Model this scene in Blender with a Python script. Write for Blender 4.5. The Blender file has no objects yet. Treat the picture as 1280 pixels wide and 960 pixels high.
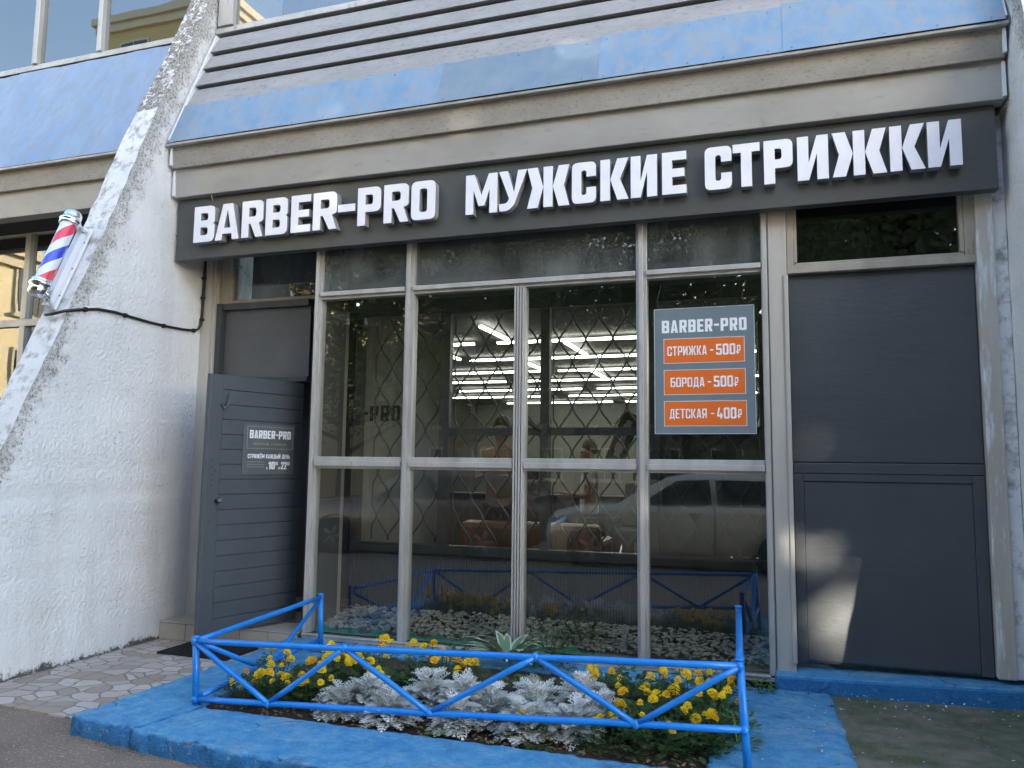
import bpy, bmesh, math, random
from mathutils import Vector, Matrix
R = math.radians
rnd = random.Random(7)
scene = bpy.context.scene
COL = scene.collection

# ------------------------------------------------------------------ helpers
def link(o):
    COL.objects.link(o); return o

def tag(o, label=None, cat=None, group=None, kind=None):
    if label: o['label'] = label
    if cat: o['category'] = cat
    if group: o['group'] = group
    if kind: o['kind'] = kind
    return o

def empty(name, loc, label=None, cat=None, group=None, rz=0.0):
    o = bpy.data.objects.new(name, None); link(o)
    o.location = loc; o.rotation_euler = (0, 0, rz); o.empty_display_size = 0.1
    return tag(o, label, cat, group)

def chain_loc(o):
    v = Vector((0, 0, 0))
    while o is not None:
        v += Vector(o.location); o = o.parent
    return v

class MB:
    """collects polygons in world coordinates; build() links them as one mesh object"""
    def __init__(s): s.v = []; s.f = []; s.m = []; s.sm = []
    def add(s, vs, fs, m=0, smooth=False):
        b = len(s.v); s.v += [tuple(p) for p in vs]
        for f in fs:
            s.f.append([b + i for i in f]); s.m.append(m); s.sm.append(smooth)
        return s
    def box(s, x0, x1, y0, y1, z0, z1, m=0):
        vs = [(x0,y0,z0),(x1,y0,z0),(x1,y1,z0),(x0,y1,z0),(x0,y0,z1),(x1,y0,z1),(x1,y1,z1),(x0,y1,z1)]
        return s.add(vs, [(3,2,1,0),(4,5,6,7),(0,1,5,4),(1,2,6,5),(2,3,7,6),(3,0,4,7)], m)
    def hexa(s, vs, m=0):
        return s.add(vs, [(3,2,1,0),(4,5,6,7),(0,1,5,4),(1,2,6,5),(2,3,7,6),(3,0,4,7)], m)
    def quad(s, a, b, c, d, m=0, smooth=False):
        return s.add([a,b,c,d], [(0,1,2,3)], m, smooth)
    def tube(s, pts, r, n=10, m=0, caps=True):
        pts = [Vector(p) for p in pts]; k = len(pts)
        rs = r if isinstance(r, (list, tuple)) else [r]*k
        vs = []; up = None
        for i, p in enumerate(pts):
            d = (pts[min(i+1,k-1)] - pts[max(i-1,0)]).normalized()
            if up is None:
                up = Vector((0,0,1)) if abs(d.z) < .9 else Vector((1,0,0))
            u = d.cross(up).normalized(); w = u.cross(d).normalized(); up = w
            for j in range(n):
                a = 2*math.pi*j/n
                vs.append(p + (u*math.cos(a) + w*math.sin(a))*rs[i])
        fs = [(i*n+j, i*n+(j+1)%n, (i+1)*n+(j+1)%n, (i+1)*n+j) for i in range(k-1) for j in range(n)]
        s.add(vs, fs, m, True)
        if caps:
            b = len(s.v) - len(vs)
            s.f.append([b+j for j in range(n)][::-1]); s.m.append(m); s.sm.append(False)
            s.f.append([b+(k-1)*n+j for j in range(n)]); s.m.append(m); s.sm.append(False)
        return s
    def lathe(s, prof, M=None, n=24, m=0):
        """prof: (radius, height) along local z"""
        M = M or Matrix.Identity(4); vs = []
        for (r, h) in prof:
            for j in range(n):
                a = 2*math.pi*j/n; vs.append(M @ Vector((r*math.cos(a), r*math.sin(a), h)))
        fs = [(i*n+j, i*n+(j+1)%n, (i+1)*n+(j+1)%n, (i+1)*n+j) for i in range(len(prof)-1) for j in range(n)]
        return s.add(vs, fs, m, True)
    def prism(s, poly, axis, a, b, m=0):
        """poly of 2d points extruded along axis 'x','y' or 'z' from a to b"""
        def P(p, t):
            return {'x': (t,p[0],p[1]), 'y': (p[0],t,p[1]), 'z': (p[0],p[1],t)}[axis]
        n = len(poly); vs = [P(p,a) for p in poly] + [P(p,b) for p in poly]
        fs = [tuple(range(n))[::-1], tuple(range(n,2*n))] + [(i,(i+1)%n,n+(i+1)%n,n+i) for i in range(n)]
        return s.add(vs, fs, m)
    def xf(s, M):
        s.v = [tuple(M @ Vector(p)) for p in s.v]; return s
    def build(s, name, mats, parent=None, bevel=0.0, local=False, fixn=True, auto=None):
        me = bpy.data.meshes.new(name)
        off = chain_loc(parent) if (parent is not None and not local) else Vector((0,0,0))
        me.from_pydata([tuple(Vector(p)-off) for p in s.v], [], s.f)
        if not isinstance(mats, (list, tuple)): mats = [mats]
        for mt in mats: me.materials.append(mt)
        for i, p in enumerate(me.polygons):
            p.material_index = s.m[i]; p.use_smooth = s.sm[i]
        if fixn:
            bm = bmesh.new(); bm.from_mesh(me)
            bmesh.ops.recalc_face_normals(bm, faces=bm.faces[:]); bm.to_mesh(me); bm.free()
        me.update()
        o = bpy.data.objects.new(name, me); link(o)
        if parent is not None: o.parent = parent
        if bevel:
            bv = o.modifiers.new('bevel', 'BEVEL'); bv.width = bevel; bv.segments = 2; bv.limit_method = 'ANGLE'
        return o

def copy_tree(o, parent=None):
    c = o.copy(); COL.objects.link(c)
    if parent is not None: c.parent = parent
    for ch in list(o.children): copy_tree(ch, c)
    return c

# ------------------------------------------------------------------ materials
def nd(nt, typ, **kw):
    n = nt.nodes.new(typ)
    for k, v in kw.items():
        if hasattr(n, k): setattr(n, k, v)
    return n

def new_mat(name):
    m = bpy.data.materials.new(name); m.use_nodes = True
    nt = m.node_tree; b = nt.nodes['Principled BSDF']
    return m, nt, b

def c4(c): return (c[0], c[1], c[2], 1.0)

def noise(nt, scale, detail=4, rough=.55, vec=None, stretch=None):
    pos = vec
    if pos is None:
        g = nd(nt, 'ShaderNodeNewGeometry'); pos = g.outputs['Position']
    if stretch:
        mp = nd(nt, 'ShaderNodeMapping'); mp.inputs['Scale'].default_value = stretch
        nt.links.new(pos, mp.inputs['Vector']); pos = mp.outputs['Vector']
    n = nd(nt, 'ShaderNodeTexNoise'); n.inputs['Scale'].default_value = scale
    n.inputs['Detail'].default_value = detail; n.inputs['Roughness'].default_value = rough
    nt.links.new(pos, n.inputs['Vector']); return n.outputs['Fac']

def ramp(nt, fac, lo, hi, c0=(0,0,0), c1=(1,1,1)):
    r = nd(nt, 'ShaderNodeValToRGB'); e = r.color_ramp.elements
    e[0].position = lo; e[1].position = hi; e[0].color = c4(c0); e[1].color = c4(c1)
    nt.links.new(fac, r.inputs['Fac']); return r.outputs['Color']

def mixc(nt, fac, a, b, blend='MIX'):
    n = nd(nt, 'ShaderNodeMix', data_type='RGBA'); n.blend_type = blend
    def put(sock, v):
        if isinstance(v, (tuple, list)): sock.default_value = c4(v)
        elif isinstance(v, (int, float)): sock.default_value = v
        else: nt.links.new(v, sock)
    put(n.inputs[0], fac); put(n.inputs[6], a); put(n.inputs[7], b)
    return n.outputs[2]

def mth(nt, op, a, b=None, clamp=False):
    n = nd(nt, 'ShaderNodeMath', operation=op); n.use_clamp = clamp
    for i, v in enumerate((a, b)):
        if v is None: continue
        if isinstance(v, (int, float)): n.inputs[i].default_value = v
        else: nt.links.new(v, n.inputs[i])
    return n.outputs[0]

def bump(nt, b, h, strength=.3, dist=.01):
    n = nd(nt, 'ShaderNodeBump'); n.inputs['Strength'].default_value = strength
    n.inputs['Distance'].default_value = dist
    nt.links.new(h, n.inputs['Height']); nt.links.new(n.outputs['Normal'], b.inputs['Normal'])
    return n

def pmat(name, col, rough=.5, metal=0.0, col2=None, scale=3.0, lo=.35, hi=.7, stretch=None,
         dirt=None, dscale=14.0, dlo=.55, dhi=.72, bstr=0.0, bscale=60.0, bdist=.004, spec=None, coat=0.0):
    m, nt, b = new_mat(name)
    b.inputs['Roughness'].default_value = rough; b.inputs['Metallic'].default_value = metal
    if spec is not None: b.inputs['Specular IOR Level'].default_value = spec
    if coat: b.inputs['Coat Weight'].default_value = coat
    out = None
    if col2 is not None:
        out = mixc(nt, ramp(nt, noise(nt, scale, 5, .6, stretch=stretch), lo, hi), col, col2)
    if dirt is not None:
        out = mixc(nt, ramp(nt, noise(nt, dscale, 6, .65, stretch=stretch), dlo, dhi), out if out is not None else col, dirt)
    if out is None: b.inputs['Base Color'].default_value = c4(col)
    else: nt.links.new(out, b.inputs['Base Color'])
    if bstr: bump(nt, b, noise(nt, bscale, 4, .6, stretch=stretch), bstr, bdist)
    return m

def glass_mat(name, f0=.09, tint=(.86,.89,.87), dirt=0.03, dcol=(.35,.37,.36), wav=0.0, wscale=1.5, dnoise=True):
    m = bpy.data.materials.new(name); m.use_nodes = True; nt = m.node_tree; nt.nodes.clear()
    out = nd(nt, 'ShaderNodeOutputMaterial'); tr = nd(nt, 'ShaderNodeBsdfTransparent'); tr.inputs[0].default_value = c4(tint)
    gl = nd(nt, 'ShaderNodeBsdfGlossy'); gl.inputs['Roughness'].default_value = 0.0
    lw = nd(nt, 'ShaderNodeLayerWeight'); lw.inputs['Blend'].default_value = .5
    f5 = mth(nt, 'POWER', lw.outputs['Facing'], 5.0)
    fac = mth(nt, 'ADD', mth(nt, 'MULTIPLY', f5, 1-f0), f0)
    mx = nd(nt, 'ShaderNodeMixShader'); nt.links.new(fac, mx.inputs[0]); nt.links.new(tr.outputs[0], mx.inputs[1]); nt.links.new(gl.outputs[0], mx.inputs[2])
    df = nd(nt, 'ShaderNodeBsdfDiffuse'); df.inputs[0].default_value = c4(dcol)
    m2 = nd(nt, 'ShaderNodeMixShader')
    n = noise(nt, 2.2, 6, .7, stretch=(1,1,.45))
    dn = mth(nt, 'MULTIPLY', ramp(nt, n, .3, .8), dirt*2.0)
    nt.links.new(dn, m2.inputs[0]); nt.links.new(mx.outputs[0], m2.inputs[1]); nt.links.new(df.outputs[0], m2.inputs[2])
    nt.links.new(m2.outputs[0], out.inputs[0])
    if wav:
        bn = nd(nt, 'ShaderNodeBump'); bn.inputs['Strength'].default_value = wav; bn.inputs['Distance'].default_value = .02
        nt.links.new(noise(nt, wscale, 1, .4), bn.inputs['Height']); nt.links.new(bn.outputs[0], gl.inputs['Normal'])
    return m

def emit_mat(name, col, s):
    m, nt, b = new_mat(name); b.inputs['Base Color'].default_value = c4((.8,.8,.8))
    b.inputs['Emission Color'].default_value = c4(col); b.inputs['Emission Strength'].default_value = s
    return m

M = {}
def roughcast(name, base, pit=True, grime=True):
    m, nt, b = new_mat(name); b.inputs['Roughness'].default_value = .85
    g = nd(nt, 'ShaderNodeNewGeometry'); sep = nd(nt, 'ShaderNodeSeparateXYZ'); nt.links.new(g.outputs['Position'], sep.inputs[0])
    n1 = noise(nt, 1.3, 5, .6); n2 = noise(nt, 38, 5, .7); n3 = noise(nt, 5.5, 6, .7)
    c = mixc(nt, ramp(nt, n1, .3, .75), base, tuple(x*.84 for x in base))
    c = mixc(nt, mth(nt, 'MULTIPLY', ramp(nt, noise(nt, 3.2, 6, .7, stretch=(1,1,.12)), .50, .70), .36), c, (.48,.475,.46))
    ed = mth(nt, 'SUBTRACT', sep.outputs['Y'], mth(nt, 'ADD', mth(nt, 'MULTIPLY', sep.outputs['Z'], .42), -2.46))   # distance from the sloping arris
    edg = mth(nt, 'SUBTRACT', mth(nt, 'MULTIPLY', noise(nt, 7, 8, .8), .9), mth(nt, 'MULTIPLY', ed, 1.1))
    c = mixc(nt, mth(nt, 'MULTIPLY', ramp(nt, edg, .20, .42), .75), c, (.40,.385,.36))
    c = mixc(nt, mth(nt, 'MULTIPLY', ramp(nt, mth(nt, 'MULTIPLY', ramp(nt, edg, .05, .3), noise(nt, 42, 5, .75)), .50, .58), .8), c, (.15,.145,.14))
    if pit:
        v = nd(nt, 'ShaderNodeTexVoronoi'); v.inputs['Scale'].default_value = 27.0; nt.links.new(g.outputs['Position'], v.inputs['Vector'])
        clus = ramp(nt, noise(nt, 2.6, 8, .85), .47, .66)
        thr = mth(nt, 'LESS_THAN', v.outputs['Distance'], mth(nt, 'MULTIPLY', clus, .30))
        c = mixc(nt, mth(nt, 'MULTIPLY', mth(nt, 'MULTIPLY', thr, ramp(nt, noise(nt, 19, 3, .6), .42, .6)), .8), c, (.16,.155,.15))
        crk = ramp(nt, noise(nt, 16, 7, .8), .60, .68)
        c = mixc(nt, mth(nt, 'MULTIPLY', mth(nt, 'MULTIPLY', crk, clus), .75), c, (.2,.195,.19))
    if grime:
        hz = mth(nt, 'ADD', mth(nt, 'MULTIPLY', sep.outputs['Z'], 1.6), mth(nt, 'MULTIPLY', noise(nt, 8, 6, .75), .55))
        c = mixc(nt, ramp(nt, hz, .29, .345, (1,1,1), (0,0,0)), c, (.1,.095,.085))
    nt.links.new(c, b.inputs['Base Color'])
    bl = ramp(nt, noise(nt, 30, 3, .55), .38, .66)                     # thrown lumps
    patch = ramp(nt, noise(nt, 1.1, 3, .5), .35, .65)                  # trowelled smoother in places
    h = mth(nt, 'ADD', mth(nt, 'MULTIPLY', bl, mth(nt, 'ADD', mth(nt, 'MULTIPLY', patch, .55), .25)), mth(nt, 'MULTIPLY', n2, .45))
    if pit: h = mth(nt, 'SUBTRACT', h, mth(nt, 'MULTIPLY', thr, .8))
    bump(nt, b, mth(nt, 'ADD', h, mth(nt, 'MULTIPLY', noise(nt, 4, 3, .5), .9)), .62, .013)
    return m
M['fin'] = roughcast('white_roughcast', (.78,.785,.80))
M['fin_smooth'] = pmat('white_painted_render', (.77,.78,.80), .75, col2=(.67,.675,.69), scale=4, dirt=(.30,.29,.27), dscale=9, dlo=.50, dhi=.68, bstr=.7, bscale=28, bdist=.008)
def pebbles():
    m, nt, b = new_mat('exposed_pebble_concrete'); b.inputs['Roughness'].default_value = .9
    g = nd(nt, 'ShaderNodeNewGeometry')
    v = nd(nt, 'ShaderNodeTexVoronoi'); v.inputs['Scale'].default_value = 62; nt.links.new(g.outputs['Position'], v.inputs['Vector'])
    sp = nd(nt, 'ShaderNodeSeparateColor'); nt.links.new(v.outputs['Color'], sp.inputs[0])
    c = mixc(nt, ramp(nt, sp.outputs[0], .1, .9), (.17,.155,.13), (.42,.40,.36))
    wh = ramp(nt, noise(nt, 14, 6, .75), .52, .58)
    c = mixc(nt, wh, c, (.78,.79,.8))
    nt.links.new(c, b.inputs['Base Color']); bump(nt, b, v.outputs['Distance'], .9, .015); return m
M['pebble'] = pebbles()
M['alu'] = pmat('weathered_aluminium', (.54,.535,.52), .42, .35, col2=(.39,.385,.37), scale=5, stretch=(1,1,.25), dirt=(.2,.175,.14), dscale=20, dlo=.62, dhi=.8, bstr=.1)
M['alu_dirty'] = pmat('dirty_beige_frame', (.42,.385,.32), .55, .1, col2=(.31,.275,.22), scale=6, stretch=(1,1,.3), dirt=(.13,.11,.08), dscale=16, dlo=.6, dhi=.78, bstr=.15)
M['post'] = pmat('beige_metal_post', (.50,.485,.445), .5, .15, col2=(.41,.39,.35), scale=3, stretch=(2,2,.25), dirt=(.25,.2,.15), dscale=10, dlo=.63, dhi=.8, bstr=.08)
M['fascia'] = pmat('weathered_metal_fascia', (.40,.39,.365), .5, .25, col2=(.32,.305,.28), scale=2.2, stretch=(.6,1,1.3), dirt=(.20,.18,.15), dscale=9, dlo=.6, dhi=.85, bstr=.06, bscale=25)
M['fascia_up'] = pmat('grimy_metal_fascia', (.35,.33,.295), .6, .2, col2=(.25,.23,.195), scale=3, stretch=(.7,1,1.4), dirt=(.14,.13,.11), dscale=40, dlo=.54, dhi=.74, bstr=.2, bscale=70)
M['blue_sheet'] = pmat('blue_sheet_metal', (.175,.295,.435), .5, .15, col2=(.245,.345,.45), scale=4.5, stretch=(1,1,.6), dirt=(.30,.325,.355), dscale=11, dlo=.46, dhi=.66, bstr=.15, bscale=18)
M['blue_sheet_grey'] = pmat('greyed_blue_sheet_metal', (.175,.25,.335), .5, .15, col2=(.235,.29,.34), scale=4.5, dirt=(.34,.37,.41), dscale=30, dlo=.62, dhi=.8, bstr=.15, bscale=18)
M['blue_panel'] = pmat('faded_blue_sheet', (.215,.315,.465), .45, .15, col2=(.32,.395,.50), scale=2.2, stretch=(1.4,1,.5), dirt=(.27,.305,.36), dscale=7, dlo=.45, dhi=.68, bstr=.12, bscale=6, bdist=.02)
M['plank'] = pmat('weathered_grey_cladding', (.37,.36,.355), .6, .15, col2=(.30,.29,.285), scale=4, stretch=(.6,1,1.5), dirt=(.20,.185,.17), dscale=24, dlo=.54, dhi=.74, bstr=.4, bscale=26, bdist=.006)
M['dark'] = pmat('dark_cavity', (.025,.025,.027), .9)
M['board'] = pmat('dark_sign_board', (.062,.067,.068), .38, 0, col2=(.075,.08,.08), scale=1.2, dirt=(.10,.10,.095), dscale=5, dlo=.6, dhi=.85)
M['letter_face'] = pmat('white_acrylic', (.86,.87,.93), .25, 0, col2=(.78,.80,.90), scale=5, lo=.45, hi=.75)
M['letter_side'] = pmat('grey_letter_return', (.30,.30,.305), .45)
def door_mat(name, c, planks=False):
    m, nt, b = new_mat(name); b.inputs['Roughness'].default_value = .42
    n = noise(nt, 2.4, 5, .6); n2 = noise(nt, 40, 6, .75)
    col = mixc(nt, ramp(nt, n, .3, .75), c, tuple(x*1.22 for x in c))
    col = mixc(nt, mth(nt, 'MULTIPLY', ramp(nt, n2, .68, .76), .5), col, (.17,.175,.18))
    nt.links.new(col, b.inputs['Base Color'])
    h = mth(nt, 'ADD', noise(nt, 5, 6, .72, stretch=(.45,1,1.5)), mth(nt, 'MULTIPLY', n2, .25))
    bump(nt, b, h, .35, .012); return m
M['door'] = door_mat('grey_painted_timber', (.058,.070,.081))
M['door_r'] = door_mat('grey_painted_metal', (.060,.067,.074))
M['grey_panel'] = pmat('grey_painted_panel', (.075,.078,.082), .45, 0, col2=(.10,.098,.095), scale=3)
M['dark_frame'] = pmat('dark_grey_frame', (.042,.048,.052), .4, .1, col2=(.06,.065,.068), scale=6)
M['grille'] = pmat('grey_grille_wire', (.085,.09,.09), .45, .2)
M['chrome'] = pmat('chrome', (.82,.83,.85), .08, 1.0)
M['white_metal'] = pmat('white_metal', (.72,.75,.80), .35, .1)
M['black'] = pmat('black_rubber', (.012,.012,.013), .55)
M['rail'] = pmat('glossy_blue_enamel', (.010,.205,.68), .3, 0, col2=(.015,.25,.75), scale=7, bstr=.35, bscale=38, dirt=(.012,.15,.46), dscale=26, dlo=.6, dhi=.72)
def kerb_mat():
    m, nt, b = new_mat('worn_blue_masonry_paint'); b.inputs['Roughness'].default_value = .6
    n1 = noise(nt, 1.8, 6, .65); n2 = noise(nt, 11, 8, .75); n3 = noise(nt, 60, 4, .7); n4 = noise(nt, 7, 9, .85)
    g = nd(nt, 'ShaderNodeNewGeometry'); sp = nd(nt, 'ShaderNodeSeparateXYZ'); nt.links.new(g.outputs['Normal'], sp.inputs[0])
    up = ramp(nt, sp.outputs['Z'], .3, .8)     # foot-worn upper faces
    c = mixc(nt, ramp(nt, n2, .35, .7), (.010,.150,.40), (.018,.215,.50))
    worn = mixc(nt, ramp(nt, n2, .36, .64), (.028,.235,.50), (.11,.37,.60))
    worn = mixc(nt, ramp(nt, n4, .52, .62), worn, (.20,.43,.61))
    worn = mixc(nt, ramp(nt, noise(nt, 90, 5, .8), .60, .68), worn, (.36,.47,.60))
    c = mixc(nt, mth(nt, 'MULTIPLY', up, ramp(nt, n1, .2, .42)), c, worn)
    c = mixc(nt, mth(nt, 'MULTIPLY', ramp(nt, n2, .60, .65), .8), c, (.34,.35,.345))
    c = mixc(nt, mth(nt, 'MULTIPLY', mth(nt, 'MULTIPLY', up, ramp(nt, noise(nt, 3.1, 9, .8), .54, .64)), .55), c, (.27,.39,.50))   # scuffed pale patches
    c = mixc(nt, mth(nt, 'MULTIPLY', ramp(nt, noise(nt, 4.3, 9, .8), .56, .68), .6), c, (.035,.075,.13))    # ground-in dirt
    c = mixc(nt, mth(nt, 'MULTIPLY', ramp(nt, noise(nt, 34, 6, .8), .60, .66), .7), c, (.40,.41,.40))       # chips
    v = nd(nt, 'ShaderNodeTexVoronoi', feature='DISTANCE_TO_EDGE'); v.inputs['Scale'].default_value = 1.5
    ad = nd(nt, 'ShaderNodeVectorMath', operation='MULTIPLY_ADD'); nz = nd(nt, 'ShaderNodeTexNoise'); nz.inputs['Scale'].default_value = 9.0; nz.inputs['Detail'].default_value = 6
    nt.links.new(g.outputs['Position'], nz.inputs['Vector']); nt.links.new(nz.outputs['Color'], ad.inputs[0]); ad.inputs[1].default_value = (.16,.16,.16); nt.links.new(g.outputs['Position'], ad.inputs[2]); nt.links.new(ad.outputs[0], v.inputs['Vector'])
    crack = ramp(nt, v.outputs['Distance'], .0015, .006, (1,1,1), (0,0,0)); crack = mth(nt, 'MULTIPLY', crack, ramp(nt, n1, .5, .56))
    c = mixc(nt, mth(nt, 'MULTIPLY', crack, .85), c, (.012,.05,.12))
    nt.links.new(c, b.inputs['Base Color'])
    h = mth(nt, 'ADD', n2, mth(nt, 'MULTIPLY', n3, .6)); h = mth(nt, 'SUBTRACT', h, crack)
    bump(nt, b, h, .9, .022); return m
M['kerb'] = kerb_mat()
def paving():
    m, nt, b = new_mat('crazy_paving'); b.inputs['Roughness'].default_value = .6
    g = nd(nt, 'ShaderNodeNewGeometry'); mp = nd(nt, 'ShaderNodeMapping'); mp.inputs['Scale'].default_value = (6.6,7.6,0)
    nz = nd(nt, 'ShaderNodeTexNoise'); nz.inputs['Scale'].default_value = 2.6; nz.inputs['Detail'].default_value = 3; nt.links.new(g.outputs['Position'], nz.inputs['Vector'])
    ad = nd(nt, 'ShaderNodeVectorMath', operation='MULTIPLY_ADD'); nt.links.new(nz.outputs['Color'], ad.inputs[0]); ad.inputs[1].default_value = (.20,.20,0); nt.links.new(g.outputs['Position'], ad.inputs[2])
    nt.links.new(ad.outputs[0], mp.inputs['Vector'])
    e = nd(nt, 'ShaderNodeTexVoronoi', feature='DISTANCE_TO_EDGE', voronoi_dimensions='2D'); e.inputs['Scale'].default_value = 1.0
    v = nd(nt, 'ShaderNodeTexVoronoi', voronoi_dimensions='2D'); v.inputs['Scale'].default_value = 1.0
    nt.links.new(mp.outputs[0], e.inputs['Vector']); nt.links.new(mp.outputs[0], v.inputs['Vector'])
    sc = nd(nt, 'ShaderNodeSeparateColor'); nt.links.new(v.outputs['Color'], sc.inputs[0])
    tile = mixc(nt, sc.outputs[0], (.41,.355,.305), (.55,.485,.43))
    tile = mixc(nt, ramp(nt, sc.outputs[1], .78, .82), tile, (.36,.285,.22))
    tile = mixc(nt, ramp(nt, noise(nt, 9, 6, .7), .55, .8), tile, (.27,.24,.21))
    wd = mth(nt, 'ADD', mth(nt, 'MULTIPLY', noise(nt, 5, 4, .7), .085), .008)
    edge = mth(nt, 'SUBTRACT', e.outputs['Distance'], wd)
    gf = ramp(nt, edge, .0, .012)
    c = mixc(nt, gf, (.235,.205,.18), tile)
    nt.links.new(c, b.inputs['Base Color'])
    bump(nt, b, mth(nt, 'ADD', gf, mth(nt, 'MULTIPLY', noise(nt, 50, 4, .6), .3)), .5, .006); return m
M['paving'] = paving()
M['asphalt'] = pmat('old_asphalt', (.275,.20,.152), .9, 0, col2=(.19,.145,.115), scale=2.5, dirt=(.44,.37,.30), dscale=60, dlo=.56, dhi=.63, bstr=1.0, bscale=120, bdist=.012)
M['moss'] = pmat('mossy_concrete', (.175,.162,.125), .9, 0, col2=(.075,.085,.04), scale=5.0, lo=.38, hi=.62, dirt=(.24,.22,.185), dscale=40, dlo=.58, dhi=.70, bstr=.7, bscale=40, bdist=.01)
M['soil'] = pmat('dark_bed_soil', (.045,.033,.023), .95, 0, col2=(.085,.06,.04), scale=22, dirt=(.14,.10,.065), dscale=45, dlo=.6, dhi=.7, bstr=1.0, bscale=50, bdist=.03)
M['step'] = pmat('beige_ceramic_tile', (.36,.315,.265), .4, 0, col2=(.42,.375,.32), scale=2.5, dirt=(.22,.19,.16), dscale=9, dlo=.6, dhi=.8)
M['grout'] = pmat('cement_grout', (.16,.145,.125), .9)
M['gravel'] = pmat('pale_gravel', (.40,.385,.33), .8, 0, col2=(.24,.24,.20), scale=17, dirt=(.15,.155,.13), dscale=31, dlo=.55, dhi=.7)
M['turf'] = pmat('green_netting', (.03,.22,.12), .8, 0, col2=(.02,.13,.08), scale=14, bstr=.6, bscale=60)
M['glass'] = glass_mat('window_glass', .155, (.80,.83,.80), .010)
M['glass_dusty'] = glass_mat('dusty_window_glass', .11, (.55,.58,.57), .45, (.19,.22,.225))
M['glass_dark'] = glass_mat('dark_window_glass', .10, (.5,.52,.5), .02)
M['glass_in'] = glass_mat('inner_window_glass', .06, (.86,.88,.86), .006)
M['glass_up'] = glass_mat('upper_window_glass', .26, (.55,.62,.64), .02, wav=.10, wscale=1.1)
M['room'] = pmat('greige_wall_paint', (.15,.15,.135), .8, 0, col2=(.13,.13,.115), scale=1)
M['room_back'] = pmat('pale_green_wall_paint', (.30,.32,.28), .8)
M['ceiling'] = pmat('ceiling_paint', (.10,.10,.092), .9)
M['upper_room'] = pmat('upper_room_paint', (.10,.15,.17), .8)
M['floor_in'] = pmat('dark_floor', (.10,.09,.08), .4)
M['curtain'] = pmat('taupe_blind', (.40,.385,.34), .85, 0, col2=(.34,.325,.29), scale=3)
M['led'] = emit_mat('led_tube', (1.0,.97,.9), 3.4)
M['bark'] = pmat('tree_bark', (.11,.085,.065), .9, 0, col2=(.07,.055,.042), scale=8, stretch=(1,1,.2), bstr=.8, bscale=30, bdist=.03)
def leaf_mat(name, a, b_, rough=.55, trans=.25):
    m, nt, b = new_mat(name); b.inputs['Roughness'].default_value = rough
    g = nd(nt, 'ShaderNodeNewGeometry')
    c = mixc(nt, g.outputs['Random Per Island'], a, b_)
    nt.links.new(c, b.inputs['Base Color'])
    if trans:
        tl = nd(nt, 'ShaderNodeBsdfTranslucent'); nt.links.new(c, tl.inputs[0])
        mx = nd(nt, 'ShaderNodeMixShader'); mx.inputs[0].default_value = trans
        nt.links.new(b.outputs[0], mx.inputs[1]); nt.links.new(tl.outputs[0], mx.inputs[2])
        nt.links.new(mx.outputs[0], nt.nodes['Material Output'].inputs[0])
    return m
M['leaf'] = leaf_mat('tree_leaves', (.065,.115,.025), (.16,.20,.05), .55, .45)
M['marileaf'] = leaf_mat('marigold_foliage', (.022,.060,.020), (.075,.150,.040))
M['bright_leaf'] = leaf_mat('light_green_leaves', (.07,.16,.03), (.14,.26,.06))
M['green_leaf'] = leaf_mat('mid_green_leaves', (.03,.085,.022), (.08,.16,.045))
M['petal'] = leaf_mat('marigold_petals', (.92,.66,.008), (.96,.76,.02), .6, .25)
M['petal_deep'] = leaf_mat('deep_marigold_petals', (.90,.50,.006), (.94,.62,.01), .6, .25)
M['silver'] = leaf_mat('silver_leaves', (.50,.52,.49), (.74,.745,.71), .8, .1)
M['hosta'] = leaf_mat('hosta_leaves', (.10,.21,.11), (.20,.32,.18), .45, .15)
M['hosta_edge'] = leaf_mat('pale_hosta_margin', (.48,.55,.40), (.55,.6,.45), .45, .15)
M['litter'] = leaf_mat('leaf_litter', (.10,.06,.025), (.34,.25,.12), .9, 0)
M['grass'] = leaf_mat('grass_blades', (.05,.12,.02), (.12,.2,.05), .6, .2)
M['orange'] = pmat('orange_print', (.70,.15,.022), .4)
M['poster'] = pmat('slate_blue_print', (.155,.20,.235), .3, 0, col2=(.17,.215,.25), scale=3)
M['print_white'] = pmat('white_print', (.80,.83,.88), .4)
M['pale_edge'] = pmat('pale_acrylic_edge', (.55,.66,.68), .3)
M['door_sign'] = pmat('grey_plastic_sheet', (.085,.10,.105), .3, 0, col2=(.12,.135,.135), scale=7)
M['faint_print'] = pmat('faint_grey_print', (.24,.26,.265), .5)
M['tree_wall'] = pmat('ochre_render', (.62,.47,.21), .85, 0, col2=(.56,.42,.18), scale=.3)
M['tree_wall_pale'] = pmat('pale_yellow_render', (.86,.74,.44), .85, 0, col2=(.80,.68,.40), scale=.3)
M['cream'] = pmat('cream_trim', (.66,.58,.40), .8)
M['far_wall'] = pmat('grey_brick_block', (.23,.19,.155), .9, 0, col2=(.19,.16,.13), scale=.5)

# ------------------------------------------------------------------ lettering
def rounded(pts, seg=4):
    out = []; n = len(pts)
    for i, p in enumerate(pts):
        r = p[2] if len(p) > 2 else 0
        P = Vector((p[0], p[1]))
        if r <= 0: out.append(P); continue
        A = Vector(pts[i-1][:2]); B = Vector(pts[(i+1) % n][:2])
        da = (A-P); db = (B-P); la, lb = da.length, db.length
        k = min(r, la*.5, lb*.5); a = P + da.normalized()*k; b = P + db.normalized()*k
        for j in range(seg+1):
            t = j/seg; out.append(a*(1-t)**2 + P*2*t*(1-t) + b*t*t)
    return out

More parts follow.
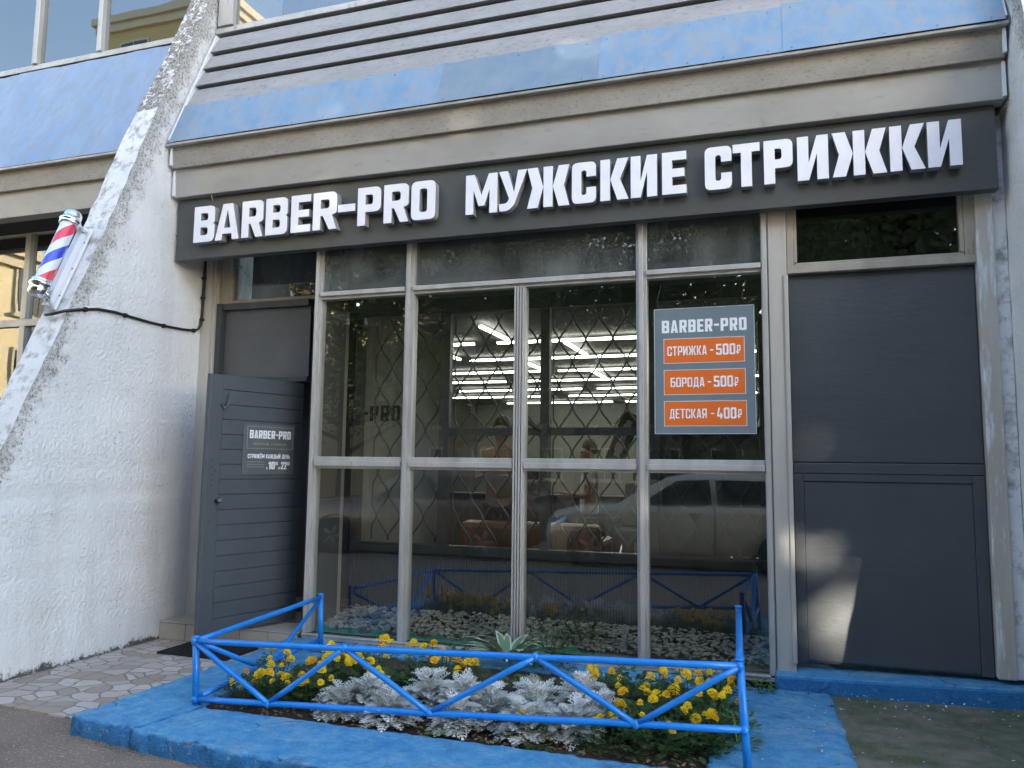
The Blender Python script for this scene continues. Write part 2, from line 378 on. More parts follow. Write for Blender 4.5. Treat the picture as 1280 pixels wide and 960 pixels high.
def glyph(ch, W, H, t, b):
    """list of (outer, holes): condensed square capitals, stem t, bar b"""
    r = min(W, H)*.24; ri = r*.45
    def rect(x0,y0,x1,y1,rr=0): return [(x0,y0,rr),(x1,y0,rr),(x1,y1,rr),(x0,y1,rr)]
    def rr(x0,y0,x1,y1,right=0,left=0): return [(x0,y0,left),(x1,y0,right),(x1,y1,right),(x0,y1,left)]
    base = {'В':'B','А':'A','Е':'E','Р':'P','О':'O','0':'O','С':'C','К':'K','М':'M','Т':'T','Н':'H','Ё':'E','Й':'И'}.get(ch, ch)
    G = []
    if base == 'B':
        G.append(([(0,0),(W,0,r),(W,.47*H,r*.8),(W-.09*W,.505*H),(W,.54*H,r*.8),(W,H,r),(0,H)],
                  [rr(t,b,W-t,.505*H-b*.5,ri), rr(t,.505*H+b*.5,W-t,H-b,ri)]))
    elif base == 'A':
        xi = lambda y: t + (W/2 - t)*(y/(.88*H)); y0=.17*H; y1=y0+b*.85
        G.append(([(0,0),(t,0),(xi(y0)-.02*W,y0),(W-xi(y0)+.02*W,y0),(W-t,0),(W,0),(.70*W,H),(.30*W,H)], [[(xi(y1),y1),(W-xi(y1),y1),(W/2,.84*H)]]))
    elif base == 'P':
        G.append(([(0,0),(t,0),(t,.35*H),(W,.35*H,r),(W,H,r),(0,H)], [rr(t,.35*H+b,W-t,H-b,ri)]))
    elif base == 'R':
        G.append(([(0,0),(t,0),(t,.37*H),(W*.42,.37*H),(W-t*1.0,0),(W,0),(.80*W,.38*H),(W,.43*H,r*.7),(W,H,r),(0,H)], [rr(t,.37*H+b,W-t,H-b,ri)]))
    elif base == 'Я':
        o, h = glyph('R', W, H, t, b)[0]
        fl = lambda L: [(W-p[0],)+tuple(p[1:]) for p in L][::-1]
        G.append((fl(o), [fl(x) for x in h]))
    elif base == 'E':
        m = .5*H
        G.append(([(0,0),(W,0),(W,b),(t,b),(t,m-b*.5),(.92*W,m-b*.5),(.92*W,m+b*.5),(t,m+b*.5),(t,H-b),(W,H-b),(W,H),(0,H)], []))
    elif base == 'O':
        G.append((rect(0,0,W,H,r), [rect(t,b,W-t,H-b,ri)]))
    elif base == '-':
        G.append((rect(0,.42*H,W,.42*H+b), []))
    elif base == 'C':
        G.append(([(0,0,r),(W,0,r),(W,.38*H),(W-t,.38*H),(W-t,b,ri),(t,b,ri),(t,H-b,ri),(W-t,H-b,ri),(W-t,.64*H),(W,.64*H),(W,H,r),(0,H,r)], []))
    elif base == 'M':
        G.append(([(0,0),(t*.9,0),(t*.9,.6*H),(.41*W,.2*H),(.59*W,.2*H),(W-t*.9,.6*H),(W-t*.9,0),(W,0),(W,H),(W-t,H),(W/2,.47*H),(t,H),(0,H)], []))
    elif base == 'У':
        G.append(([(.03*W,0),(.36*W,0,r),(.56*W,.16*H),(W,H),(W-t,H),(.545*W,.46*H),(t,H),(0,H),(.37*W,.30*H),(.28*W,b*.95,ri),(.0,b*.95)], []))
    elif base == 'Ж':
        s=t*1.0; c0=W/2-s/2; c1=W/2+s/2; g=W*.004
        L=[(0,H),(t*1.15,H),(c0-g,.5*H),(t*1.15,0),(0,0),(c0-g-t*1.2,.5*H)]
        G += [(L,[]), (rect(c0,0,c1,H),[]), ([(W-p[0],p[1]) for p in L][::-1],[])]
    elif base == 'K':
        g=W*.01
        G += [(rect(0,0,t,H),[]), ([(W,H),(W-t*1.15,H),(t+g,.5*H),(W-t*1.15,0),(W,0),(t+g+t*1.0,.5*H)],[])]
    elif base == 'И':
        G.append(([(0,0),(t,0),(W-t,.60*H),(W-t,0),(W,0),(W,H),(W-t,H),(t,.40*H),(t,H),(0,H)], []))
    elif base == 'T':
        G.append(([(W/2-t/2,0),(W/2+t/2,0),(W/2+t/2,H-b),(W,H-b),(W,H),(0,H),(0,H-b),(W/2-t/2,H-b)], []))
    elif base == 'H':
        G.append(([(0,0),(t,0),(t,.5*H-b/2),(W-t,.5*H-b/2),(W-t,0),(W,0),(W,H),(W-t,H),(W-t,.5*H+b/2),(t,.5*H+b/2),(t,H),(0,H)], []))
    elif base == 'Б':
        G.append(([(0,0),(W,0,r),(W,.62*H,r),(t,.62*H),(t,H-b),(.92*W,H-b),(.92*W,H),(0,H)], [rr(t,b,W-t,.62*H-b,ri)]))
    elif base == 'Ь':
        G.append(([(0,0),(W,0,r),(W,.6*H,r),(t,.6*H),(t,H),(0,H)], [rr(t,b,W-t,.6*H-b,ri)]))
    elif base == 'Ы':
        G += glyph('Ь', W*.66, H, t, b); G.append((rect(W-t,0,W,H), []))
    elif base == 'Д':
        d=.13*H
        G.append(([(0,-d),(t*.75,-d),(t*.75,0),(W-t*.75,0),(W-t*.75,-d),(W,-d),(W,b),(.9*W,b),(.9*W,H),(.24*W,H),(.12*W,b),(0,b)], [[(.12*W+t,b),(.9*W-t,b),(.9*W-t,H-b),(.24*W+t*.8,H-b)]]))
    elif base == '5':
        G.append(([(0,0,r*.6),(W,0,r),(W,.62*H,r),(t,.62*H),(t,H-b),(.95*W,H-b),(.95*W,H),(0,H),(0,.45*H),(W-t,.45*H,ri),(W-t,b,ri),(t,b),(t,.25*H),(0,.25*H)], []))
    elif base == '4':
        G.append(([(W*.55,0),(W*.55+t,0),(W*.55+t,.18*H),(W,.18*H),(W,.18*H+b),(W*.55+t,.18*H+b),(W*.55+t,.5*H),(W*.55,.5*H),(W*.55,.18*H+b),(t*.95,.18*H+b),(W*.55,H),(W*.55-t,H),(0,.18*H+b),(0,.18*H),(W*.55,.18*H)], []))
    elif base == '1':
        G.append(([(W*.5,0),(W*.5+t,0),(W*.5+t,H),(W*.5,H),(W*.1,.82*H),(W*.1,.66*H),(W*.5,.76*H)], []))
    elif base == '2':
        G.append(([(0,0),(W,0),(W,b),(t*1.15,b),(W,.55*H),(W,H,r),(0,H,r),(0,.66*H),(t,.66*H),(t,H-b,ri),(W-t,H-b,ri),(W-t,.62*H),(0,b*.9)], []))
    elif base == '₽':
        x=.18*W
        G.append(([(x,0),(x+t*.7,0),(x+t*.7,.16*H),(.75*W,.16*H),(.75*W,.27*H),(x+t*.7,.27*H),(x+t*.7,.38*H),(W,.38*H,r),(W,H,r),(x,H),(x,.38*H),(0,.38*H),(0,.30*H),(x,.27*H),(0,.27*H),(0,.16*H),(x,.16*H)], [rr(x+t*.7,.38*H+b*.8,W-t*.7,H-b*.8,ri)]))
    if ch == 'Ё': G += [(rect(.15*W,1.08*H,.15*W+t,1.08*H+b),[]), (rect(.85*W-t,1.08*H,.85*W,1.08*H+b),[])]
    if ch == 'Й': G.append((rect(.25*W,1.08*H,.75*W,1.08*H+b*.8), []))
    return G

def fill_glyph(G, depth):
    """-> verts, faces, mat index (0 face, 1 side) with u right, v up, front at w=0 and back at w=depth"""
    vs, fs, ms = [], [], []
    for outer, holes in G:
        bm = bmesh.new(); loops = [rounded(outer)] + [rounded(h) for h in holes]; edges = []
        for L in loops:
            bv = [bm.verts.new((p.x, 0, p.y)) for p in L]
            edges += [bm.edges.new((bv[i], bv[(i+1) % len(bv)])) for i in range(len(bv))]
        bmesh.ops.triangle_fill(bm, use_beauty=True, use_dissolve=False, edges=edges)
        bm.verts.index_update(); o = len(vs); n = len(bm.verts)
        co = [v.co.copy() for v in bm.verts]
        vs += [(c.x, 0, c.z) for c in co] + [(c.x, depth, c.z) for c in co]
        for f in bm.faces:
            idx = [v.index for v in f.verts]
            if f.normal.y > 0: idx = idx[::-1]
            fs.append([o+i for i in idx]); ms.append(0); fs.append([o+n+i for i in idx[::-1]]); ms.append(1)
        k = 0
        for L in loops:
            m = len(L)
            for i in range(m):
                a, b2 = k+i, k+(i+1) % m
                fs.append([o+a, o+b2, o+n+b2, o+n+a]); ms.append(1)
            k += m
        bm.free()
    return vs, fs, ms

def word_mb(text, x0, x1, z0, H, y, depth, stem=.2, bar=.16, gap=.13, small=''):
    """text laid from x0 to x1 on the plane y (front face), one MB"""
    wid = {'-':.36,'М':.72,'Ж':.92,'1':.42,' ':.28,'Ы':.8,'Д':.62,'E':.46,'Е':.46,'T':.5,'₽':.42}
    W = [wid.get(c, .54)*(.95 if c in small else 1) for c in text]
    tot = sum(W) + gap*(len(text)-1); k = (x1-x0)/tot; x = x0; mb = MB()
    for c, w in zip(text, W):
        h = H*.84 if c in small else H
        if c != ' ':
            vs, fs, ms = fill_glyph(glyph(c, w*k, h, stem*k*(.8 if c in small else 1), bar*h), depth)
            o = len(mb.v); mb.v += [(x+p[0], y+p[1], z0+p[2]) for p in vs]
            for f, m in zip(fs, ms): mb.f.append([o+i for i in f]); mb.m.append(0); mb.sm.append(False)
        x += (w+gap)*k
    return mb

# ------------------------------------------------------------------ world, sun, camera
SUN = Vector((1.0, -1.86, 0.62)).normalized()
w = bpy.data.worlds.new('World'); scene.world = w; w.use_nodes = True
nt = w.node_tree; bg = nt.nodes['Background']; sky = nt.nodes.new('ShaderNodeTexSky')
sky.sky_type = 'NISHITA'; sky.sun_disc = False
sky.sun_elevation = math.asin(SUN.z); sky.sun_rotation = math.atan2(SUN.x, SUN.y)
sky.air_density = 1.0; sky.dust_density = 1.2; sky.ozone_density = 1.0
nt.links.new(sky.outputs[0], bg.inputs[0]); bg.inputs[1].default_value = .15
sl = bpy.data.lights.new('sun', 'SUN'); sl.energy = 4.0; sl.angle = R(.53); sl.color = (1.0,.88,.70)
so = bpy.data.objects.new('sun', sl); link(so); so.rotation_euler = SUN.to_track_quat('Z', 'Y').to_euler()
so.location = (10, -20, 20)

f, pitch, yaw, roll = 975.0, .104453566, .322978177, .011801904
cy, sy = math.cos(yaw), math.sin(yaw)
fwd = Vector((-sy*math.cos(pitch), cy*math.cos(pitch), math.sin(pitch)))
rt = Vector((cy, sy, 0)); up = rt.cross(fwd)
r2 = rt*math.cos(roll) + up*math.sin(roll); u2 = up*math.cos(roll) - rt*math.sin(roll)
cam = bpy.data.cameras.new('camera'); co = bpy.data.objects.new('camera', cam); link(co)
cam.sensor_width = 36; cam.lens = 36*f/1280; cam.clip_start = .05; cam.clip_end = 2000
co.matrix_world = Matrix(((r2.x,u2.x,-fwd.x,0),(r2.y,u2.y,-fwd.y,-6.0),(r2.z,u2.z,-fwd.z,1.62),(0,0,0,1)))
scene.camera = co
vs_ = scene.view_settings; vs_.view_transform = 'Standard'; vs_.look = 'None'; vs_.gamma = 1.0; vs_.exposure = 2.6
scene.cycles.use_denoising = True
scene.cycles.max_bounces = 10; scene.cycles.transparent_max_bounces = 16; scene.cycles.glossy_bounces = 5
scene.cycles.caustics_reflective = False; scene.cycles.caustics_refractive = False
scene.cycles.sample_clamp_indirect = 4.0

# ------------------------------------------------------------------ ground
def struct(mb, name, mat, **k): return tag(mb.build(name, mat, **k), kind='structure')
struct(MB().quad((-300,-300,-.014),(300,-300,-.014),(300,300,-.014),(-300,300,-.014)), 'road', M['asphalt'], fixn=False)
pv = MB(); pv.prism([(-9.5,-1.93),(-4.95,-1.96),(-4.25,-2.0),(-3.98,-2.05),(-3.98,.35),(-9.5,.35)], 'z', -.04, -.002)
struct(pv, 'paving', M['paving'])
ap = MB(); ap.add([(.28,-3.6,-.03),(3.2,-3.6,-.03),(3.2,-2.6,.12),(.36,-2.6,.09),(.30,.0,.095),(3.2,.0,.15)], [(0,1,2,3),(3,2,5,4)])
struct(ap, 'concrete_apron', M['moss'], fixn=False)
struct(MB().quad((-3.6,-1.95,.075),(-.2,-1.95,.075),(-.2,-.08,.10),(-3.6,-.08,.10)), 'soil', M['soil'], fixn=False)

def rough_slab(name, poly, z0, z1, mat, seed, amp=.013, cell=.04):
    """a cast slab with chipped, slightly uneven edges: dense grid cut to a polygon is overkill, so the outline is resampled and jittered"""
    rr = random.Random(seed); out = []; n = len(poly)
    for i in range(n):
        a = Vector(poly[i]); b = Vector(poly[(i+1) % n]); k = max(2, int((b-a).length/cell))
        for j in range(k):
            p = a.lerp(b, j/k); nrm = Vector((b.y-a.y, a.x-b.x)).normalized()
            out.append((p, nrm))
    mb = MB(); m = len(out)
    lev = [(0.0, z0), (0.0, z0+(z1-z0)*.45), (.002, z1-.022), (.010, z1-.006), (.026, z1)]
    vs = []
    for (ins, z) in lev:
        for (p, nn) in out:
            q = p - nn*(ins + rr.uniform(-amp, amp)*(.6 if z == z1 else 1) + (rr.uniform(.01,.03) if z > z1-.01 and rr.random() < .10 else 0))
            vs.append((q.x, q.y, z + (rr.uniform(-.004,.004) if z > z0 else 0)))
    fs = [(l*m+i, l*m+(i+1) % m, (l+1)*m+(i+1) % m, (l+1)*m+i) for l in range(len(lev)-1) for i in range(m)]
    mb.add(vs, fs, 0, True); mb.add([vs[(len(lev)-1)*m+i] for i in range(m)], [tuple(range(m))], 0, False)
    o = mb.build(name, mat); return tag(o, kind='structure')
rough_slab('kerb', [(-4.04,-2.21),(-3.53,-2.27),(-3.44,-1.86),(-3.42,-.30),(-4.02,-.30),(-4.03,-.93)], -.04, .100, M['kerb'], 1)
rough_slab('kerb', [(-3.515,-2.285),(-2.7,-2.385),(-1.2,-2.46),(.36,-2.50),(.36,-1.80),(-.35,-1.79),(-3.42,-1.80),(-3.425,-1.87)], -.04, .102, M['kerb'], 2)
rough_slab('kerb', [(-.36,-1.785),(.395,-1.79),(.335,-.12),(-.36,-.12)], .0, .112, M['kerb'], 3)
rough_slab('kerb', [(-4.02,-.29),(-.37,-.29),(-.37,.02),(-4.02,.02)], .0, .118, M['kerb'], 4)
sill = MB(); sill.hexa([(-.02,-.115,.02),(3.2,-.115,.10),(3.2,.30,.10),(-.02,.30,.02),(-.02,-.105,.195),(3.2,-.10,.285),(3.2,.30,.285),(-.02,.30,.215)])
tag(sill.build('kerb', M['kerb'], bevel=.02), kind='structure')

# ------------------------------------------------------------------ the building
B = empty('shop_building', (-1.9, 0, 0), 'white ribbed shop building with metal cladding, sloping buttresses and a glazed barber front', 'building')
PROF = [(0,-2.47),(1.677,-1.73),(2.204,-1.494),(3.54,-.948),(4.835,-.45),(5.345,-.207),(6.302,.173),(7.6,.62),(9.6,.9)]
def py(z):
    for (a, ya), (b2, yb) in zip(PROF, PROF[1:]):
        if a <= z <= b2: return ya + (yb-ya)*(z-a)/(b2-a)
    return PROF[-1][1]
def buttress(x0, x1, seed):
    rr = random.Random(seed); mb = MB(); zs = [i*.12 for i in range(81)]; n = len(zs)
    J = lambda a: rr.uniform(-a, a)
    L = [(x0+J(.006), py(z)+J(.007), z-.05 if i == 0 else z) for i, z in enumerate(zs)]
    Rr = [(x1+J(.006), py(z)+J(.007), z-.05 if i == 0 else z) for i, z in enumerate(zs)]
    bl = [(x0, 1.4, z) for z in zs]; br = [(x1, 1.4, z) for z in zs]
    for i in range(n-1):
        z = (zs[i]+zs[i+1])/2
        m = 2 if 4.88 < z < 6.5 else 1
        mb.add([L[i],Rr[i],Rr[i+1],L[i+1]], [(0,1,2,3)], m)
        mb.add([Rr[i],br[i],br[i+1],Rr[i+1]], [(0,1,2,3)], 0); mb.add([bl[i],L[i],L[i+1],bl[i+1]], [(0,1,2,3)], 0)
    mb.add([L[-1],Rr[-1],br[-1],bl[-1]], [(0,1,2,3)], 1)
    bm_o = mb.build('buttress', [M['fin'], M['fin_smooth'], M['pebble']], B, fixn=False)
    return bm_o
buttress(-5.665, -5.40, 3); buttress(1.56, 1.81, 4)

# eaves, cladding
def eave(x0, x1, blue, seed, planks=True):
    rr = random.Random(seed)
    SL = lambda z: -.3 + .42*(z-4.6)
    lo = MB(); lo.hexa([(x0,-.19,4.12),(x1,-.19,4.12),(x1,-.05,4.12),(x0,-.05,4.12),(x0,-.205,4.395),(x1,-.205,4.395),(x1,-.05,4.395),(x0,-.05,4.395)])
    fl = lo.build('fascia', M['fascia'], B, bevel=.006)
    hi = MB(); hi.hexa([(x0+.004,-.245,4.385),(x1-.004,-.245,4.385),(x1-.004,-.06,4.40),(x0+.004,-.06,4.40),(x0+.004,-.262,4.60),(x1-.004,-.262,4.60),(x1-.004,-.06,4.60),(x0+.004,-.06,4.60)])
    hi.build('fascia', M['fascia_up'], B, bevel=.006)
    d = MB(); d.hexa([(x0-.03,-.315,4.585),(x1+.012,-.315,4.585),(x1+.012,-.06,4.605),(x0-.03,-.06,4.605),(x0-.03,-.318,4.608),(x1+.012,-.318,4.608),(x1+.012,-.06,4.635),(x0-.03,-.06,4.635)])
    d.build('drip_edge', M['alu'], B, bevel=.004)
    bk = MB(); bk.hexa([(x0+.01,-.05,4.13),(x1-.01,-.05,4.13),(x1-.01,.6,4.13),(x0+.01,.6,4.13),(x0+.01,SL(4.63)+.05,4.63),(x1-.01,SL(4.63)+.05,4.63),(x1-.01,.6,4.63),(x0+.01,.6,4.63)])
    bk.hexa([(x0+.02,SL(4.64)+.05,4.635),(x1-.02,SL(4.64)+.05,4.635),(x1-.02,.62,4.635),(x0+.02,.62,4.635),(x0+.02,SL(6.0)+.06,6.0),(x1-.02,SL(6.0)+.06,6.0),(x1-.02,.62,6.0),(x0+.02,.62,6.0)])
    bk.build('eave_core', M['dark'], B)
    for (a, b2, zt, mt, off) in blue:
        mb = MB(); n = max(3, int((b2-a)/.12)); T = []; Bm = []
        for i in range(n+1):
            x = a + (b2-a)*i/n; z = zt + rr.uniform(-.010,.010)
            T.append((x, SL(z)+off-.002+rr.uniform(-.003,.003), z)); Bm.append((x, SL(4.612)+off+rr.uniform(-.002,.002), 4.612))
        for i in range(n): mb.add([Bm[i],Bm[i+1],T[i+1],T[i]], [(0,1,2,3)], 0, True)
        for i in range(n): mb.add([(T[i][0],T[i][1]+.006,T[i][2]),(T[i+1][0],T[i+1][1]+.006,T[i+1][2]),T[i+1],T[i]], [(0,1,2,3)])
        x = a+.06
        while x < b2-.03:
            for zz in (4.64, zt-.04):
                yy = SL(zz)+off; mb.box(x-.005,x+.005,yy-.006,yy+.004,zz-.005,zz+.005)
            x += rr.uniform(.26,.36)
        mb.build('cladding_sheet', mt, B, fixn=False)
    if planks:
        for xe in (x0-.004, x1-.018):
            mb = MB(); mb.hexa([(xe,SL(4.64)-.034,4.64),(xe+.022,SL(4.64)-.034,4.64),(xe+.022,SL(4.64)+.05,4.64),(xe,SL(4.64)+.05,4.64),(xe,SL(5.99)-.034,5.99),(xe+.022,SL(5.99)-.034,5.99),(xe+.022,SL(5.99)+.05,5.99),(xe,SL(5.99)+.05,5.99)])
            mb.build('edge_flashing', M['white_metal'], B, bevel=.003)
            for za, zb, yy in ((4.13,4.375,-.215),(4.41,4.58,-.272)):
                MB().box(xe-.003,xe+.02,yy,yy+.12,za,zb).build('edge_flashing', M['white_metal'], B, bevel=.003)
        for (z0, z1) in ((4.98,5.28),(5.315,5.50),(5.54,5.725),(5.765,5.985)):
            mb = MB(); lip = .043
            mb.hexa([(x0+.01,SL(z0)-lip+.02,z0),(x1-.01,SL(z0)-lip+.02,z0),(x1-.01,SL(z0)+.05,z0),(x0+.01,SL(z0)+.05,z0),
                     (x0+.01,SL(z1)+.008,z1),(x1-.01,SL(z1)+.008,z1),(x1-.01,SL(z1)+.05,z1),(x0+.01,SL(z1)+.05,z1)])
            mb.build('cladding_plank', M['plank'], B, bevel=.004)
EX0, EX1 = -5.36, 1.54
eave(EX0, EX1, [(EX0+.01,-2.585,5.05,M['blue_sheet'],-.031),(-2.60,-1.235,5.045,M['blue_sheet_grey'],-.035),(-1.25,.15,5.07,M['blue_sheet'],-.031),(.13,EX1-.01,5.085,M['blue_sheet'],-.035)], 5)
eave(-11.0, -5.675, [(-10.9,-8.05,6.0,M['blue_panel'],-.018),(-8.07,-5.67,6.0,M['blue_panel'],-.023)], 6, planks=False)

eave(1.83, 7.2, [(1.84,4.5,6.0,M['blue_panel'],-.018),(4.48,7.19,6.0,M['blue_panel'],-.023)], 8, planks=False)
# upper windows
def upper_window(x0, x1, posts):
    y = .33; z0, z1 = 6.03, 8.3
    fr = MB(); fr.box(x0,x1,y-.05,y+.06,z0,z0+.05); fr.box(x0,x1,y-.02,y+.06,z0+.0505,z0+.085); fr.box(x0,x1,y-.05,y+.06,z1,z1+.06)
    for p, wd in posts: fr.box(p-wd/2,p+wd/2,y-.045,y+.05,z0+.0855,z1-.0005)
    w_ = fr.build('upper_window', M['alu'], B, bevel=.005)
    xs = [p for p, _ in posts]
    for a, b2 in zip(xs, xs[1:]):
        MB().quad((a,y+.012,z0+.06),(b2,y+.012,z0+.06),(b2,y+.012,z1),(a,y+.012,z1)).build('glass_pane', M['glass_up'], w_, fixn=False)
upper_window(-5.39, 1.55, [(-5.28,.18),(-3.6,.06),(-1.9,.06),(-.2,.06),(1.48,.12)])
upper_window(-11.0, -5.675, [(-10.9,.08),(-9.6,.06),(-8.75,.06),(-7.90,.07),(-6.96,.06),(-5.70,.07)])
upper_window(1.83, 7.2, [(1.9,.08),(3.2,.06),(4.5,.06),(5.8,.06),(7.15,.08)])
up_ = MB(); up_.box(-11.1,-11,.5,3.4,6.02,8.5); up_.box(7.2,7.3,.5,3.4,6.02,8.5); up_.box(-11,7.2,.6,3.4,5.98,6.02); up_.box(-11,7.2,3.3,3.4,6.05,8.4); up_.box(-11,7.2,.7,3.4,8.40,8.5)
up_.build('upper_room_shell', M['upper_room'], B)
top_ = MB(); top_.box(-11,-5.66,.3,1.2,8.37,10.0); top_.box(-5.39,1.55,.3,1.2,8.37,10.0); top_.build('parapet_wall', M['fin_smooth'], B); MB().box(1.83,7.2,.3,1.2,8.37,10.0).build('parapet_wall', M['fin_smooth'], B)

# left bay ground floor windows
lw = MB(); y = .33
lw.box(-11,-5.66,y-.04,y+.10,4.19,4.60); lwf = lw.build('lintel', M['fascia'], B)
fr = MB()
for z0, z1 in ((4.12,4.185),(3.08,3.16),(1.0,1.1)): fr.box(-11,-5.66,y-.02,y+.06,z0,z1)
for p in (-10.4,-9.1,-7.79,-6.5,-5.70):
    for z0, z1 in ((1.1005,3.0795),(3.1605,4.1195)): fr.box(p-.04,p+.04,y-.025,y+.055,z0,z1)
bw = fr.build('bay_window', M['alu'], B, bevel=.004)
for a, b2 in zip((-10.4,-9.1,-7.79,-6.5),(-9.1,-7.79,-6.5,-5.70)):
    for z0, z1 in ((1.08,3.12),(3.12,4.15)):
        MB().quad((a,y+.02,z0),(b2,y+.02,z0),(b2,y+.02,z1),(a,y+.02,z1)).build('glass_pane', M['glass_up'], bw, fixn=False)
MB().box(-11,-5.66,y-.02,y+.2,-.03,.999).build('bay_wall', M['fin'], B)
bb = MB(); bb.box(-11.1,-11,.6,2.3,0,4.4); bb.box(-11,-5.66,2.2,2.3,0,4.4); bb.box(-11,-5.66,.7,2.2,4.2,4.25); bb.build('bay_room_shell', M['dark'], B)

MB().box(1.815,7.2,y-.04,y+.10,4.19,4.60).build('lintel', M['fascia'], B)
fr = MB()
for z0, z1 in ((4.12,4.185),(3.08,3.16),(1.0,1.1)): fr.box(1.815,7.2,y-.02,y+.06,z0,z1)
for p in (1.86,3.2,4.5,5.8,7.1):
    for z0, z1 in ((1.1005,3.0795),(3.1605,4.1195)): fr.box(p-.04,p+.04,y-.025,y+.055,z0,z1)
bw2 = fr.build('bay_window', M['alu'], B, bevel=.004)
for a, b2 in zip((1.86,3.2,4.5,5.8),(3.2,4.5,5.8,7.1)):
    for z0, z1 in ((1.08,3.12),(3.12,4.15)):
        MB().quad((a,y+.02,z0),(b2,y+.02,z0),(b2,y+.02,z1),(a,y+.02,z1)).build('glass_pane', M['glass_up'], bw2, fixn=False)
MB().box(1.815,7.2,y-.02,y+.2,-.03,.999).build('bay_wall', M['fin'], B)
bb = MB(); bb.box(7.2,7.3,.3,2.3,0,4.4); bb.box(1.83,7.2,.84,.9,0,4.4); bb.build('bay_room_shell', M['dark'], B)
buttress(7.2, 7.45, 9)

# ---- shop window (outer glazing)
sw = MB()
sw.box(-3.90,.12,.0,.13,.118,.148); sw.box(-3.90,-.05,-.012,.03,.1485,.163)
SW = sw.build('shop_window', M['alu'], B, bevel=.003)
ZT = 4.10
def mull(x, wf=.034, wb=.085, z0=.1635, z1=ZT, ridges=False, tilt=0.0):
    mb = MB()
    def bx(a, b2, y0, y1, za, zb):
        mb.hexa([(a+tilt*(za-1.6),y0,za),(b2+tilt*(za-1.6),y0,za),(b2+tilt*(za-1.6),y1,za),(a+tilt*(za-1.6),y1,za),(a,y0,zb),(b2,y0,zb),(b2,y1,zb),(a,y1,zb)])
    bx(x-wb/2, x+wb/2, .032, .12, z0, z1)
    if ridges:
        for dx in (-.035,-.012,.012,.035): bx(x+dx-.007, x+dx+.007, .008, .0315, z0, z1)
    else: bx(x-wf/2, x+wf/2, .0, .0315, z0, z1)
    o = mb.build('mullion', M['alu'], SW, bevel=.0025); return o
mull(-3.878, .032, .07, tilt=.0); mull(-2.965); mull(-1.957, ridges=True, wb=.10, z1=3.09); mull(-.955); mull(-.032, .034, .05)
def rail(x0, x1, z0, z1, zb0, zb1):
    mb = MB(); mb.box(x0,x1,.004,.031,z0,z1); mb.box(x0,x1,.0315,.115,zb0,zb1)
    mb.build('glazing_bar', M['alu'], SW, bevel=.0025)
for a, b2 in ((-3.84,-3.009),(-2.921,-1.0),(-.911,-.06)): rail(a, b2, 3.119, 3.158, 3.092, 3.163)
for a, b2 in ((-3.84,-3.009),(-2.921,-2.008),(-1.906,-1.0),(-.911,-.06)): rail(a, b2, 1.600, 1.644, 1.578, 1.682)
for (a, b2, tz) in ((-3.845,-3.0,1),(-2.93,-1.0,1),(-.915,-.055,1)):
    MB().quad((a,.065,3.16),(b2,.065,3.16),(b2,.065,4.08),(a,.065,4.08)).build('glass_pane', M['glass_dusty'], SW, fixn=False)
for (a, b2) in ((-3.845,-3.0),(-2.93,-2.0),(-1.915,-.99),(-.915,-.055)):
    for z0, z1 in ((.15,1.585),(1.68,3.10)):
        MB().quad((a,.07,z0),(b2,.07,z0),(b2,.07,z1),(a,.07,z1)).build('glass_pane', M['glass'], SW, fixn=False)
pp = MB(); pp.box(-.006,.125,.012,.16,.15,4.10); pp.box(.10,.132,-.004,.0115,.26,3.05); pp.build('corner_post', M['post'], B, bevel=.006)

# ---- right double-height door
dr = MB(); dy = .075
dr.box(.133,1.362,dy+.02,dy+.06,.26,3.055)                         # leaf
RD = dr.build('blind_door', M['door_r'], B)
def plate(x0,x1,z0,z1,y0,y1,name,mat,par,bev=.004):
    return MB().box(x0,x1,y0,y1,z0,z1).build(name, mat, par, bevel=bev)
plate(.134,1.36,1.672,3.05,dy,dy+.019,'door_panel',M['door_r'],RD)
plate(.136,1.36,1.592,1.666,dy-.012,dy+.019,'door_rail',M['door_r'],RD)
fr = MB(); fr.box(.137,.205,dy-.006,dy+.019,.262,1.588); fr.box(1.285,1.36,dy-.006,dy+.019,.262,1.588); fr.box(.2055,1.2845,dy-.006,dy+.019,1.535,1.588)
fr.build('door_frame', M['door_r'], RD, bevel=.004)
plate(.2055,1.2845,.275,1.5345,dy+.004,dy+.0192,'door_panel',M['door_r'],RD)
fw = MB()
fw.box(.127,1.40,.02,.12,3.06,3.115); fw.box(.127,.175,.03,.12,3.1155,4.1); fw.box(1.30,1.40,.03,.12,3.1155,4.1); fw.box(.1755,1.2995,.05,.12,3.1155,3.145)
FW = fw.build('fanlight', M['alu_dirty'], B, bevel=.004)
for a, b2 in ((.1755,.2),(1.272,1.2995)): MB().box(a,b2,.04,.1,3.1455,4.08).build('glazing_bead', M['alu_dirty'], FW, bevel=.003)
MB().quad((.19,.08,3.13),(1.28,.08,3.13),(1.28,.08,4.08),(.19,.08,4.08)).build('glass_pane', M['glass_dark'], FW, fixn=False)
MB().box(.13,1.40,.5,.52,3.06,4.1).build('fanlight_back', M['dark'], B)
rc = MB(); rc.box(1.366,1.475,.0,.2,.27,4.1); MB().box(1.4755,1.5585,.03,.2,.27,4.1).build('corner_post', M['fin_smooth'], B, bevel=.006); rc.build('corner_post', pmat('peeling_white_post', (.52,.50,.455), .6, 0, col2=(.40,.365,.31), scale=3, stretch=(2,2,.3), dirt=(.68,.70,.72), dscale=6, dlo=.52, dhi=.62, bstr=.3, bscale=30), B, bevel=.006)

